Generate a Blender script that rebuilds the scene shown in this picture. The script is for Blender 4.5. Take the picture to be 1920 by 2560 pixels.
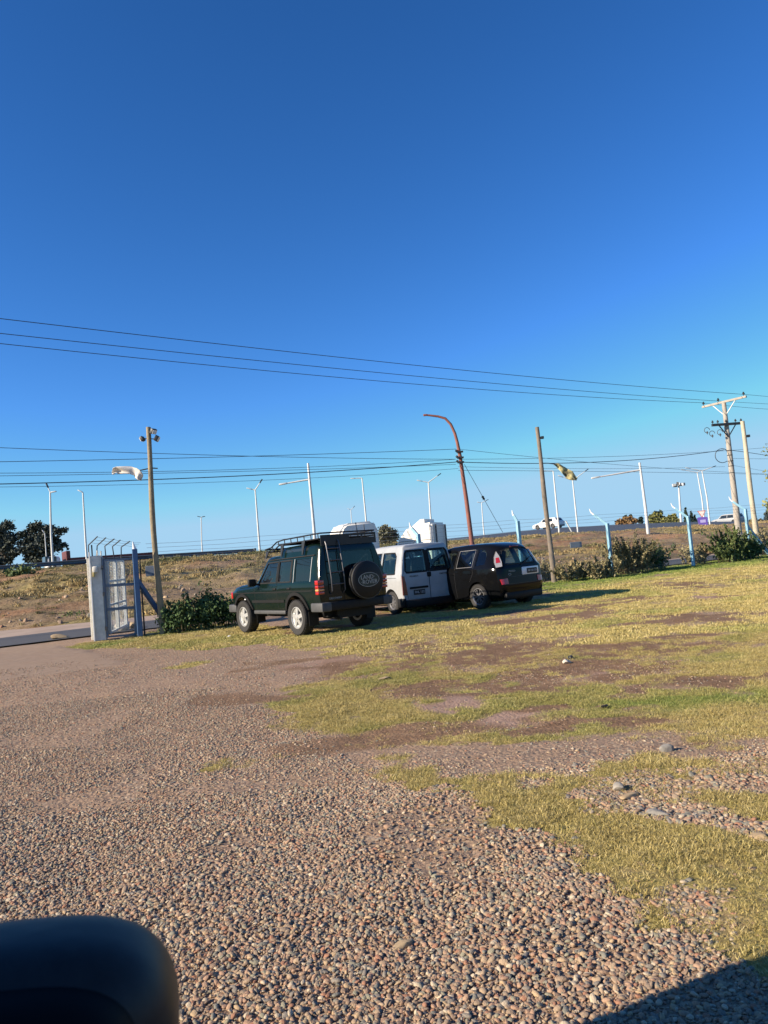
import bpy, bmesh, math, random
import numpy as np
from mathutils import Vector, Matrix, Euler
from mathutils.bvhtree import BVHTree
random.seed(7); rng = np.random.default_rng(7)
for o in list(bpy.data.objects): bpy.data.objects.remove(o)
scene = bpy.context.scene
col = scene.collection
R = math.radians
# ------------------------------------------------------------------ camera
F = 1900.0; EYE = 1.5
PITCH = R(3.45); ROLL = R(5.0)
fwd = Vector((0, math.cos(PITCH), math.sin(PITCH)))
up0 = Vector((0, -math.sin(PITCH), math.cos(PITCH)))
rx = Vector((1, 0, 0))*math.cos(ROLL) - up0*math.sin(ROLL)
uy = Vector((1, 0, 0))*math.sin(ROLL) + up0*math.cos(ROLL)
cam_d = bpy.data.cameras.new('camera'); cam = bpy.data.objects.new('camera', cam_d); col.objects.link(cam)
cam.matrix_world = Matrix(((rx.x, uy.x, -fwd.x, 0), (rx.y, uy.y, -fwd.y, 0), (rx.z, uy.z, -fwd.z, EYE), (0, 0, 0, 1)))
cam_d.sensor_fit = 'VERTICAL'; cam_d.sensor_height = 36; cam_d.sensor_width = 27
cam_d.lens = F/2560*36; cam_d.clip_start = .05; cam_d.clip_end = 6000
cam_d.dof.use_dof = True; cam_d.dof.focus_distance = 14; cam_d.dof.aperture_fstop = 10
scene.camera = cam
scene.render.resolution_x = 768; scene.render.resolution_y = 1024
# ------------------------------------------------------------------ sky and sun
SUN_EL = R(24); PHI = R(112)          # PHI: degrees left of the view direction
sdir = Vector((-math.sin(PHI)*math.cos(SUN_EL), math.cos(PHI)*math.cos(SUN_EL), math.sin(SUN_EL)))
w = bpy.data.worlds.new('World'); scene.world = w; w.use_nodes = True
nt = w.node_tree; bg = nt.nodes['Background']
sky = nt.nodes.new('ShaderNodeTexSky'); sky.sky_type = 'NISHITA'; sky.sun_disc = False
sky.sun_elevation = SUN_EL; sky.sun_rotation = math.atan2(sdir.x, sdir.y)
sky.air_density = 1.0; sky.dust_density = 0.35; sky.ozone_density = 2.5; sky.altitude = 700
hs = nt.nodes.new('ShaderNodeHueSaturation'); hs.inputs['Saturation'].default_value = 1.12; hs.inputs['Hue'].default_value = .5
nt.links.new(sky.outputs[0], hs.inputs['Color']); sc_ = nt.nodes.new('ShaderNodeSeparateColor'); cc_ = nt.nodes.new('ShaderNodeCombineColor'); nt.links.new(hs.outputs[0], sc_.inputs[0])
for i_, (k_, p_) in enumerate(((.88, 1.39), (1.08, 1.23), (1.50, 1.27))):     # deep clear blue of the day
    a_ = nt.nodes.new('ShaderNodeMath'); a_.operation = 'MULTIPLY'; a_.inputs[1].default_value = .1464; nt.links.new(sc_.outputs[i_], a_.inputs[0])
    b_ = nt.nodes.new('ShaderNodeMath'); b_.operation = 'POWER'; b_.inputs[1].default_value = p_; nt.links.new(a_.outputs[0], b_.inputs[0])
    d_ = nt.nodes.new('ShaderNodeMath'); d_.operation = 'MULTIPLY'; d_.inputs[1].default_value = k_/.1464; nt.links.new(b_.outputs[0], d_.inputs[0]); e_ = nt.nodes.new('ShaderNodeMath'); e_.operation = 'MINIMUM'; e_.inputs[1].default_value = (2.6, 4.4, 6.0)[i_]; nt.links.new(d_.outputs[0], e_.inputs[0]); nt.links.new(e_.outputs[0], cc_.inputs[i_])
nt.links.new(cc_.outputs[0], bg.inputs[0]); bg.inputs[1].default_value = 0.08
sl = bpy.data.lights.new('sun', 'SUN'); sl.energy = 5.0; sl.angle = R(.53); sl.color = (1, .855, .67)
sun = bpy.data.objects.new('sun', sl); col.objects.link(sun); sun.rotation_euler = sdir.to_track_quat('Z', 'Y').to_euler()
vs = scene.view_settings; vs.view_transform = 'Standard'; vs.look = 'None'; vs.gamma = 1; vs.exposure = 0.88
cy = scene.cycles
try:
    cy.max_bounces = 6; cy.transparent_max_bounces = 12; cy.use_denoising = True
except Exception: pass
# ------------------------------------------------------------------ layout helpers
def ray(px, py): return fwd + rx*((px-960)/F) + uy*((1280-py)/F)
def P(px, py, Y):
    d = ray(px, py); return Vector((0, 0, EYE)) + d*(Y/d.y)
def G(px, py, z=0.0):
    d = ray(px, py); return Vector((0, 0, EYE)) + d*((z-EYE)/d.z)
K = 1920/1659
def Gd(x, y): return G(x*K, y*K)
UX, UY = math.cos(R(32)), math.sin(R(32))       # direction of the fence
def FC(s, c, z=0.0): return Vector((UX*s-UY*c, UY*s+UX*c, z))
def to_sc(x, y): return UX*x+UY*y, -UY*x+UX*y
def on_line(px, c, z=0.0):
    """ground point on the line parallel to the fence at offset c, seen below picture column px (level ground)"""
    y = 1395-(px-960)*math.tan(ROLL)
    d = ray(px, y); t = c/(-UY*d.x+UX*d.y); return Vector((d.x*t, d.y*t, z))
HS = [(-200, 2.7), (4.8, 2.75), (12, 2.77), (20, 2.68), (48, 2.32), (84, 1.72), (140, 1.6), (400, 1.5)]
def crest(s): return np.interp(s, [a for a, b in HS], [b for a, b in HS])
# ------------------------------------------------------------------ materials
def mat(name, c, rough=.6, metal=0, var=0.0, scale=8.0, c2=None, bump=0.0, bscale=None, coat=0, emis=None, coord='Object', spec=.5):
    m = bpy.data.materials.new(name); m.use_nodes = True; n = m.node_tree.nodes; l = m.node_tree.links
    b = n['Principled BSDF']; b.inputs['Roughness'].default_value = rough; b.inputs['Metallic'].default_value = metal
    b.inputs['Base Color'].default_value = (*c, 1); b.inputs['Coat Weight'].default_value = coat
    b.inputs['Specular IOR Level'].default_value = spec
    if var or c2 or bump:
        tc = n.new('ShaderNodeTexCoord'); no = n.new('ShaderNodeTexNoise'); no.inputs['Scale'].default_value = scale
        no.inputs['Detail'].default_value = 6; no.inputs['Roughness'].default_value = .65
        l.new(tc.outputs[coord], no.inputs['Vector'])
        cc = c2 or tuple(max(0, x*(1-var)) for x in c); c1 = c if c2 else tuple(min(1, x*(1+var*.5)) for x in c)
        r = n.new('ShaderNodeValToRGB'); r.color_ramp.elements[0].position = .35; r.color_ramp.elements[1].position = .65
        r.color_ramp.elements[0].color = (*cc, 1); r.color_ramp.elements[1].color = (*c1, 1)
        l.new(no.outputs[0], r.inputs[0]); l.new(r.outputs[0], b.inputs['Base Color'])
        if bump:
            n2 = n.new('ShaderNodeTexNoise'); n2.inputs['Scale'].default_value = bscale or scale*3; n2.inputs['Detail'].default_value = 5
            l.new(tc.outputs[coord], n2.inputs['Vector'])
            bp = n.new('ShaderNodeBump'); bp.inputs['Strength'].default_value = bump; bp.inputs['Distance'].default_value = .02
            l.new(n2.outputs[0], bp.inputs['Height']); l.new(bp.outputs[0], b.inputs['Normal'])
    return m
def glass_mat(name, tint, trans=.6, rough=.02, dark=(.01, .012, .015)):
    m = bpy.data.materials.new(name); m.use_nodes = True; n = m.node_tree.nodes; l = m.node_tree.links
    n.clear(); out = n.new('ShaderNodeOutputMaterial')
    tr = n.new('ShaderNodeBsdfTransparent'); tr.inputs[0].default_value = (*tint, 1)
    df = n.new('ShaderNodeBsdfDiffuse'); df.inputs[0].default_value = (*dark, 1)
    gl = n.new('ShaderNodeBsdfGlossy'); gl.inputs['Roughness'].default_value = rough; gl.inputs[0].default_value = (1, 1, 1, 1)
    mx = n.new('ShaderNodeMixShader'); mx.inputs[0].default_value = trans; l.new(df.outputs[0], mx.inputs[1]); l.new(tr.outputs[0], mx.inputs[2])
    fr = n.new('ShaderNodeLayerWeight'); fr.inputs[0].default_value = .5; fp = n.new('ShaderNodeMath'); fp.operation = 'POWER'; fp.inputs[1].default_value = 4; l.new(fr.outputs['Facing'], fp.inputs[0]); fm = n.new('ShaderNodeMath'); fm.operation = 'MULTIPLY_ADD'; fm.inputs[1].default_value = .7; fm.inputs[2].default_value = .05; l.new(fp.outputs[0], fm.inputs[0])
    m2 = n.new('ShaderNodeMixShader'); l.new(fm.outputs[0], m2.inputs[0]); l.new(mx.outputs[0], m2.inputs[1]); l.new(gl.outputs[0], m2.inputs[2])
    l.new(m2.outputs[0], out.inputs[0]); return m
M = {}
M['green_paint'] = mat('dark_green_car_paint', (.003, .0095, .008), .13, .0, coat=0, c2=(.005, .012, .010), scale=2, spec=.36)
M['silver_paint'] = mat('silver_white_paint', (.355, .37, .385), .4, .0, coat=.25, var=.12, scale=3)
M['black_paint'] = mat('black_car_paint', (.004, .0043, .005), .09, .0, coat=0, c2=(.005, .0053, .006), scale=2, spec=.2)
M['white_paint'] = mat('white_paint', (.78, .78, .76), .45, var=.08, scale=2, coat=.3)
M['white_truck'] = mat('white_truck_paint', (.80, .77, .70), .45, var=.06, scale=1.2)
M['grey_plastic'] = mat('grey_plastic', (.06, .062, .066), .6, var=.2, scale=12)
M['black_plastic'] = mat('black_plastic', (.010, .010, .011), .6, var=.3, scale=15, spec=.25)
M['vinyl'] = mat('black_vinyl', (.010, .010, .011), .55, var=.2, scale=6, bump=.15, bscale=9, spec=.3)
M['rubber'] = mat('rubber', (.022, .021, .021), .75, var=.35, scale=20)
M['rack'] = mat('black_rack_metal', (.016, .017, .02), .45, .2, var=.3, scale=9)
M['alloy'] = mat('silver_alloy', (.46, .46, .45), .38, .35, var=.08, scale=9)
M['alloy_dark'] = mat('grey_alloy', (.20, .20, .21), .35, .5, var=.1, scale=9)
M['chrome'] = mat('chrome', (.7, .7, .7), .18, 1)
M['interior'] = mat('dark_interior', (.03, .03, .032), .8, var=.2)
M['seat'] = mat('grey_seat_cloth', (.055, .055, .06), .9, var=.25, scale=20)
M['red_lens'] = mat('red_lens', (.42, .012, .010), .18, coat=1, var=.25, scale=60)
M['amber_lens'] = mat('amber_lens', (.75, .30, .10), .2, coat=1)
M['clear_lens'] = mat('clear_lens', (.72, .72, .74), .15, coat=1, var=.15, scale=40)
M['lamp_white'] = mat('smoked_clear_lens', (.38, .37, .38), .15, coat=1, var=.2, scale=40)
M['dull_red'] = mat('dull_red_lens', (.16, .012, .012), .3, coat=.5)
M['glass_dark'] = glass_mat('tinted_glass', (.25, .3, .33), .35)
M['glass'] = glass_mat('clear_car_glass', (.70, .86, .84), .93)
M['glass_grey'] = glass_mat('grey_car_glass', (.62, .74, .74), .85)
M['glass_opaque'] = glass_mat('dark_glass', (.1, .1, .1), .05, dark=(.02, .025, .03))
M['plate_white'] = mat('white_plate', (.62, .62, .62), .5)
M['ink'] = mat('black_ink', (.012, .012, .014), .5)
M['plate_ink_white'] = mat('white_ink', (.6, .6, .6), .5)
M['emblem_line'] = mat('silver_print', (.36, .36, .34), .5)
M['emblem_green'] = mat('dark_green_print', (.012, .022, .016), .5)
M['wood'] = mat('weathered_wood', (.30, .24, .15), .85, c2=(.20, .165, .11), scale=4, bump=.5, bscale=18)
M['wood_pale'] = mat('pale_wood', (.50, .44, .33), .8, c2=(.40, .35, .26), scale=3, bump=.4, bscale=14)
M['wood_grey'] = mat('grey_wood', (.22, .18, .14), .85, c2=(.15, .125, .10), scale=4, bump=.5, bscale=18)
M['concrete'] = mat('concrete', (.40, .36, .31), .85, c2=(.30, .27, .235), scale=2.2, bump=.3, bscale=20)
M['galv'] = mat('pale_galvanised', (.58, .60, .60), .5, .1, var=.1, scale=3)
M['dark_metal'] = mat('dark_metal', (.03, .035, .04), .5, .3, var=.2)
M['rust_red'] = mat('rust_red_paint', (.25, .085, .06), .7, c2=(.17, .065, .05), scale=5)
M['blue'] = mat('light_blue_paint', (.27, .49, .62), .6, c2=(.19, .38, .50), scale=7, bump=.2)
M['blue_dark'] = mat('deep_blue_paint', (.045, .115, .25), .55, c2=(.035, .085, .19), scale=8)
M['grey_blue'] = mat('grey_blue_paint', (.17, .21, .27), .55, c2=(.13, .165, .22), scale=8)
M['pillar'] = mat('white_painted_steel', (.72, .70, .63), .6, c2=(.52, .51, .46), scale=5, bump=.2, bscale=10)
M['mesh_white'] = mat('white_gate_bars', (.62, .66, .66), .6, var=.2, scale=10)
M['wire'] = mat('wire', (.035, .05, .07), .6)
M['fence_wire'] = mat('fence_wire', (.36, .37, .38), .5, .4)
M['rail'] = mat('guardrail', (.10, .125, .15), .55, .2, var=.25, scale=2)
M['cloth_white'] = mat('white_cloth', (.62, .58, .52), .9, var=.12, scale=5)
M['cloth_yellow'] = mat('yellow_cloth', (.62, .55, .27), .9, c2=(.04, .04, .03), scale=5.0)
M['brass'] = mat('yellow_box', (.5, .4, .15), .5, var=.3)
M['rock'] = mat('rock', (.30, .27, .23), .85, c2=(.20, .19, .17), scale=9, bump=.4)
M['rock_white'] = mat('white_rock', (.62, .56, .47), .85, c2=(.5, .44, .36), scale=6, bump=.3)
M['rock_tan'] = mat('tan_rock', (.42, .31, .18), .85, c2=(.33, .24, .14), scale=6, bump=.3)
M['red_cargo'] = mat('dark_red_cargo', (.11, .025, .025), .6, var=.3, scale=1.5)
M['purple'] = mat('purple_poster', (.14, .08, .42), .5)
M['pink_white'] = mat('pale_sign', (.75, .66, .62), .5)
M['red_sign'] = mat('red_sign_border', (.5, .09, .07), .5)
M['bark'] = mat('bark', (.13, .10, .075), .9, var=.3, scale=6)
M['stem'] = mat('dry_stem', (.19, .14, .085), .9, var=.3, scale=6)
def leaf_mat(name, a, b, scale=1.5):
    m = bpy.data.materials.new(name); m.use_nodes = True; n = m.node_tree.nodes; l = m.node_tree.links; bs = n['Principled BSDF']
    g = n.new('ShaderNodeNewGeometry'); no = n.new('ShaderNodeTexNoise'); no.inputs['Scale'].default_value = scale; no.inputs['Detail'].default_value = 4
    l.new(g.outputs['Position'], no.inputs['Vector'])
    ad = n.new('ShaderNodeMath'); ad.operation = 'MULTIPLY_ADD'; ad.inputs[1].default_value = .5; l.new(g.outputs['Random Per Island'], ad.inputs[0])
    m3 = n.new('ShaderNodeMath'); m3.operation = 'MULTIPLY'; m3.inputs[1].default_value = .55; l.new(no.outputs[0], m3.inputs[0]); l.new(m3.outputs[0], ad.inputs[2])
    r = n.new('ShaderNodeValToRGB'); r.color_ramp.elements[0].position = .2; r.color_ramp.elements[1].position = .8
    r.color_ramp.elements[0].color = (*a, 1); r.color_ramp.elements[1].color = (*b, 1)
    l.new(ad.outputs[0], r.inputs[0]); l.new(r.outputs[0], bs.inputs['Base Color']); bs.inputs['Roughness'].default_value = .65
    bs.inputs['Specular IOR Level'].default_value = .25
    return m
M['leaf_dark'] = leaf_mat('dark_green_leaves', (.022, .05, .018), (.095, .155, .055), 3)
M['leaf_olive'] = leaf_mat('olive_leaves', (.10, .088, .045), (.33, .285, .15), 3)
M['leaf_mid'] = leaf_mat('green_leaves', (.045, .075, .025), (.16, .20, .07), 2)
M['leaf_euc'] = leaf_mat('grey_green_leaves', (.025, .038, .042), (.085, .10, .075), .3)
M['leaf_grey'] = leaf_mat('dry_grey_leaves', (.09, .095, .065), (.19, .19, .13), .6)
M['leaf_autumn'] = leaf_mat('russet_leaves', (.16, .09, .04), (.30, .19, .08), .4)
M['leaf_yellow'] = leaf_mat('yellow_green_leaves', (.10, .115, .035), (.26, .25, .08), .4)
M['leaf_cyp'] = leaf_mat('cypress_leaves', (.018, .035, .025), (.035, .06, .04), .6)
# ------------------------------------------------------------------ mesh builder
class MB:
    def __init__(s): s.v = []; s.f = []; s.m = []; s.mi = 0
    def add(s, vs, fs):
        k = len(s.v); s.v += [tuple(v) for v in vs]; s.f += [tuple(i+k for i in f) for f in fs]; s.m += [s.mi]*len(fs); return s
    def box(s, c, d, rot=None, bev=0.0):
        hx, hy, hz = d[0]/2, d[1]/2, d[2]/2; Q = rot or Matrix.Identity(3); c = Vector(c)
        if bev <= 0:
            vs = [Q@Vector((x*hx, y*hy, z*hz))+c for x in (-1, 1) for y in (-1, 1) for z in (-1, 1)]
            return s.add(vs, [(0, 1, 3, 2), (4, 6, 7, 5), (0, 4, 5, 1), (2, 3, 7, 6), (0, 2, 6, 4), (1, 5, 7, 3)])
        bm = bmesh.new(); bmesh.ops.create_cube(bm, size=1)
        for v in bm.verts: v.co = Vector((v.co.x*d[0], v.co.y*d[1], v.co.z*d[2]))
        bmesh.ops.bevel(bm, geom=bm.edges[:], offset=bev, segments=2, affect='EDGES', profile=.5)
        vs = [Q@v.co+c for v in bm.verts]; fs = [[v.index for v in f.verts] for f in bm.faces]; bm.free(); return s.add(vs, fs)
    def tube(s, pts, r, n=8, cap=True):
        pts = [Vector(p) for p in pts]; rs = r if isinstance(r, (list, tuple)) else [r]*len(pts); vs = []; fs = []
        ref = None
        for i, p in enumerate(pts):
            t = (pts[min(i+1, len(pts)-1)]-pts[max(i-1, 0)]).normalized()
            if ref is None: ref = Vector((1, 0, 0)) if abs(t.x) < .8 else Vector((0, 1, 0))
            a = (ref - t*ref.dot(t)).normalized(); ref = a; b = t.cross(a)
            for k in range(n):
                th = 2*math.pi*k/n; vs.append(p+(a*math.cos(th)+b*math.sin(th))*rs[i])
        for i in range(len(pts)-1):
            for k in range(n): fs.append((i*n+k, i*n+(k+1) % n, (i+1)*n+(k+1) % n, (i+1)*n+k))
        if cap: fs.append(tuple(range(n-1, -1, -1))); fs.append(tuple((len(pts)-1)*n+k for k in range(n)))
        return s.add(vs, fs)
    def beam(s, a, b, wd, hd, up=(0, 0, 1)):
        a = Vector(a); b = Vector(b); t = (b-a); L = t.length; t.normalize(); u = Vector(up)
        if abs(t.dot(u)) > .95: u = Vector((1, 0, 0))
        sd = t.cross(u).normalized(); u = sd.cross(t)
        Q = Matrix((t, sd, u)).transposed(); return s.box((a+b)/2, (L, wd, hd), Q)
    def lathe(s, prof, n=24, axis='z', c=(0, 0, 0), closed=False):
        vs = []; fs = []; c = Vector(c)
        for (r, h) in prof:
            for k in range(n):
                th = 2*math.pi*k/n; a, b = r*math.cos(th), r*math.sin(th)
                p = {'z': (a, b, h), 'y': (a, h, b), 'x': (h, a, b)}[axis]; vs.append(Vector(p)+c)
        for i in range(len(prof)-1):
            for k in range(n): fs.append((i*n+k, i*n+(k+1) % n, (i+1)*n+(k+1) % n, (i+1)*n+k))
        if closed:
            i = len(prof)-1
            for k in range(n): fs.append((i*n+k, i*n+(k+1) % n, (k+1) % n, k))
        else:
            fs.append(tuple(range(n-1, -1, -1))); fs.append(tuple((len(prof)-1)*n+k for k in range(n)))
        return s.add(vs, fs)
    def prism(s, poly, d):
        n = len(poly); d = Vector(d); vs = [Vector(p) for p in poly]+[Vector(p)+d for p in poly]
        fs = [tuple(range(n-1, -1, -1)), tuple(range(n, 2*n))]+[(i, (i+1) % n, n+(i+1) % n, n+i) for i in range(n)]
        return s.add(vs, fs)
    def mesh(s, name, mats, smooth=None, recalc=True):
        me = bpy.data.meshes.new(name); me.from_pydata(s.v, [], s.f)
        for m in (mats if isinstance(mats, (list, tuple)) else [mats]): me.materials.append(m)
        me.polygons.foreach_set('material_index', s.m)
        if recalc:
            bm = bmesh.new(); bm.from_mesh(me); bmesh.ops.recalc_face_normals(bm, faces=bm.faces); bm.to_mesh(me); bm.free()
        if smooth: smooth_mesh(me, smooth)
        me.update(); return me
    def build(s, name, mats, parent=None, smooth=None, recalc=True):
        return link(name, s.mesh(name, mats, smooth, recalc), parent)
def smooth_mesh(me, ang):
    me.polygons.foreach_set('use_smooth', [True]*len(me.polygons)); me.set_sharp_from_angle(angle=R(ang))
def link(name, me, parent=None):
    o = bpy.data.objects.new(name, me); col.objects.link(o)
    if parent: o.parent = parent
    return o
def tag(o, label=None, cat=None, group=None, kind=None):
    if label: o['label'] = label
    if cat: o['category'] = cat
    if group: o['group'] = group
    if kind: o['kind'] = kind
    return o
def thing(name, label, cat, loc=(0, 0, 0), rz=0, group=None):
    o = bpy.data.objects.new(name, None); col.objects.link(o); o.location = loc; o.rotation_euler = (0, 0, rz); o.empty_display_size = .2
    return tag(o, label, cat, group)
def copy_tree(o, parent=None):
    c = o.copy(); col.objects.link(c); c.parent = parent
    for ch in [x for x in bpy.data.objects if x.parent == o]: copy_tree(ch, c)
    return c
def text_mesh(s, size, mt, depth=.004):
    cu = bpy.data.curves.new('t', 'FONT'); cu.body = s; cu.size = size; cu.align_x = 'CENTER'; cu.align_y = 'CENTER'; cu.extrude = depth; cu.resolution_u = 2
    o = bpy.data.objects.new('t', cu); col.objects.link(o); dg = bpy.context.evaluated_depsgraph_get()
    me = bpy.data.meshes.new_from_object(o.evaluated_get(dg)); bpy.data.objects.remove(o); me.materials.clear(); me.materials.append(mt); return me
# numpy value noise
_T = rng.random((256, 256))
def vnoise(x, y):
    xi = np.floor(x).astype(int); yi = np.floor(y).astype(int); fx = x-xi; fy = y-yi
    fx = fx*fx*(3-2*fx); fy = fy*fy*(3-2*fy); g = lambda a, b: _T[a % 256, b % 256]
    return (g(xi, yi)*(1-fx)+g(xi+1, yi)*fx)*(1-fy)+(g(xi, yi+1)*(1-fx)+g(xi+1, yi+1)*fx)*fy
def fbm(x, y, sc, o=4):
    t = 0; a = 1; n = 0
    for i in range(o): t = t+a*vnoise(x*sc+17.3*i, y*sc+5.1*i); n += a; a *= .5; sc *= 2.03
    return t/n
def inpoly(x, y, poly):
    r = np.zeros(x.shape, bool); n = len(poly)
    for i in range(n):
        x0, y0 = poly[i]; x1, y1 = poly[(i+1) % n]
        if y0 == y1: continue
        c = ((y0 > y) != (y1 > y)) & (x < (x1-x0)*(y-y0)/(y1-y0)+x0); r ^= c
    return r
# ------------------------------------------------------------------ ground layout (all in metres on the ground)
def wpoly(pts): return [tuple(Gd(*p)[:2]) for p in pts]
def well(x, y, rx_, ry_):       # patch on the ground: centre and half extents
    c = Gd(x, y); a = Gd(x+rx_, y); b = Gd(x, y-ry_); d = Gd(x, y+ry_)
    return (c.x, c.y, abs(a.x-c.x), max(.12, abs(b.y-d.y)/2))
LAWN = wpoly([(640, 1402), (700, 1385), (640, 1352), (860, 1312), (1175, 1256), (1659, 1192), (2300, 1090), (2300, 1500), (1659, 1592), (1420, 1606), (1250, 1590), (1050, 1612), (900, 1634), (720, 1622), (620, 1582), (535, 1515), (640, 1478), (720, 1430)])
LAWN2 = wpoly([(715, 1648), (900, 1632), (1010, 1650), (1080, 1680), (1190, 1672), (1330, 1625), (1480, 1635), (1659, 1588), (2100, 1550), (2300, 2420), (1659, 2175), (1560, 2135), (1460, 2065), (1300, 1985), (1250, 1905), (1190, 1875), (1100, 1805), (950, 1765), (830, 1718)])
STRIP = wpoly([(130, 1402), (190, 1388), (300, 1372), (400, 1352), (520, 1345), (700, 1370), (760, 1385), (640, 1398), (520, 1392), (440, 1400), (300, 1400)])
FARGRASS = None
BARE = [well(1290, 1740, 60, 14), well(1450, 1770, 120, 22), well(1600, 1800, 110, 30), well(1560, 1690, 100, 16), well(1150, 1700, 60, 8), well(1370, 1740, 70, 14), well(950, 1700, 25, 6)]
PINK = [well(970, 1520, 110, 20), well(1120, 1545, 110, 16), well(1270, 1450, 75, 12), well(1530, 1285, 45, 6), well(1380, 1478, 90, 10), well(700, 1440, 70, 12)]
MUD = [well(1465, 1338, 52, 9), well(960, 1432, 70, 12), well(1070, 1408, 110, 12), well(1215, 1432, 85, 15), well(1440, 1470, 120, 13), well(1560, 1462, 80, 15), well(1640, 1450, 60, 14), well(890, 1385, 60, 9), well(1260, 1400, 90, 12), well(840, 1488, 40, 9), well(940, 1475, 90, 10), well(1150, 1530, 110, 8), well(1300, 1525, 60, 6), well(1200, 1480, 60, 8), well(560, 1630, 90, 12)]
RIGHT = wpoly([(590, 1488), (690, 1582), (770, 1650), (930, 1700), (1150, 1780), (1275, 1860), (1380, 1950), (1520, 2020), (1700, 2130), (2400, 2600), (2400, 1100), (1175, 1256), (600, 1400)])
BROWN = [well(980, 1412, 300, 38), well(1240, 1450, 330, 34), well(1080, 1482, 330, 26), well(1480, 1470, 260, 20), well(800, 1440, 160, 26), well(1400, 1400, 260, 16), well(1250, 1560, 300, 18), well(900, 1590, 200, 14), well(1500, 1330, 160, 12)]
MOSS = [well(510, 1640, 75, 13), well(400, 1437, 40, 6), well(600, 1625, 60, 9)]
APRON = wpoly([(-400, 1400), (-40, 1388), (120, 1392), (200, 1412), (265, 1436), (180, 1447), (120, 1458), (0, 1472), (-400, 1500)])
def ell(x, y, L, w_=.35):
    m = np.zeros(x.shape)
    for (cx, cy_, a, b) in L:
        q = np.sqrt(((x-cx)/a)**2+((y-cy_)/b)**2); m = np.maximum(m, np.clip((1.15-q)/w_, 0, 1))
    return m
def masks(x, y):
    wx = x+(fbm(x, y, 1.9)-.5)*.95*np.clip(y/8, .75, 1.3); wy = y+(fbm(x+40, y+11, 1.9)-.5)*1.1*np.clip(y/8, .75, 1.6)
    s, c = to_sc(x, y); k_ = np.clip(y/8, .4, 1.5)*.42
    soft = lambda poly: sum(inpoly(wx+k_*a, wy+k_*b, poly)*1.0 for a, b in ((0, 0), (1, 0), (-1, 0), (0, 1), (0, -1), (.6, .6), (-.6, -.6), (.6, -.6), (-.6, .6)))/9
    nh = fbm(x+3, y+60, 4.2, 4); nm = fbm(x+13, y+6, 1.3, 3)
    g = soft(LAWN); g2 = soft(LAWN2)*(.90-.6*ell(wx, wy, BARE))
    fray = lambda q, th: np.clip((q*1.05-.62*nh-.30*nm-th)*4.0, 0, 1)
    n1 = fbm(x+7, y+3, 2.6, 4); n2 = fbm(x+90, y, .8, 3)
    g = fray(g, .14)*(.55+.45*np.clip((fbm(x+51, y+77, 1.1, 4)-.42)*9, 0, 1)); g2 = fray(g2, .13)*(.58+.42*np.clip((fbm(x+61, y+37, 2.3, 4)-.42)*8, 0, 1))
    g3 = inpoly(wx, wy, STRIP)*.8
    g = np.maximum(np.maximum(g, g2), g3)
    g = np.maximum(g, .75*ell(wx, wy, MOSS))
    pk = ell(wx, wy, PINK, .7)*np.clip((nh-.22)*4.5, 0, 1); md = np.maximum(np.maximum(ell(wx, wy, MUD, .6)*np.clip((n1-.25)*5, 0, 1), ell(wx, wy, BROWN, .5)*np.clip((n1*.5+nh*.5-.37)*8, 0, .95)), .85*np.clip((fbm(x*.55+50, y+70, .9, 4)-.585)*12, 0, 1)*(x > -2.5)*(y > 5.5)*(y < 24))
    thin = np.clip((n1*.6+n2*.4-.34)*7, 0, 1)
    g = g*(.35+.65*thin)
    g = g*(1-.93*pk)*(1-.88*md)*(1-.8*ell(wx, wy, BARE))
    ap = inpoly(wx*.35+x*.65, wy*.35+y*.65, APRON)*1.0
    g = g*(1-ap)
    green = np.clip((c-16.5+1.5*(n2-.5))/2.5, 0, 1)*np.clip((x+2)/3, 0, 1)*np.clip((24.5-c)/2, 0, 1)
    green = np.maximum(green, .8*ell(wx, wy, [well(1420, 1515, 260, 26), well(1560, 1500, 150, 22), well(230, 1392, 60, 8), well(400, 1362, 80, 8)], .8))
    green = np.maximum(green*.95, np.clip((n2-.60)*4, 0, .35))
    return g, md, ap, green, pk
def undul(x, y):
    return (fbm(x, y, .45, 3)-.5)*.10*np.clip((y-3)/4, .3, 1)*np.clip((34-y)/4, 0, 1) + (fbm(x+9, y+2, 2.2, 2)-.5)*.03
def axis(*seg):
    a = [];
    for lo, hi, st in seg: a += list(np.arange(lo, hi-1e-6, st))
    a.append(seg[-1][1]); return np.array(a)
gx = axis((-3000, -200, 400), (-200, -40, 20), (-40, -12, .8), (-12, -5, .14), (-5, 5, .06), (5, 12, .14), (12, 34, .3), (34, 200, 12), (200, 3000, 400))
gy = axis((-40, 0, 4), (0, 2, .4), (2, 9, .06), (9, 22, .10), (22, 40, .25), (40, 200, 12), (200, 4000, 400))
X, Y = np.meshgrid(gx, gy); g, md, ap, gr, pk = masks(X, Y); Z = undul(X, Y); Z = np.where((np.abs(X) > 34) | (Y > 38) | (Y < 0), 0, Z)
Z = Z*(1-ap)+ap*.015
s_, c_ = to_sc(X, Y); Z = np.where(c_ > 22.6, np.minimum(Z, 0)-.03, Z)
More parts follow.
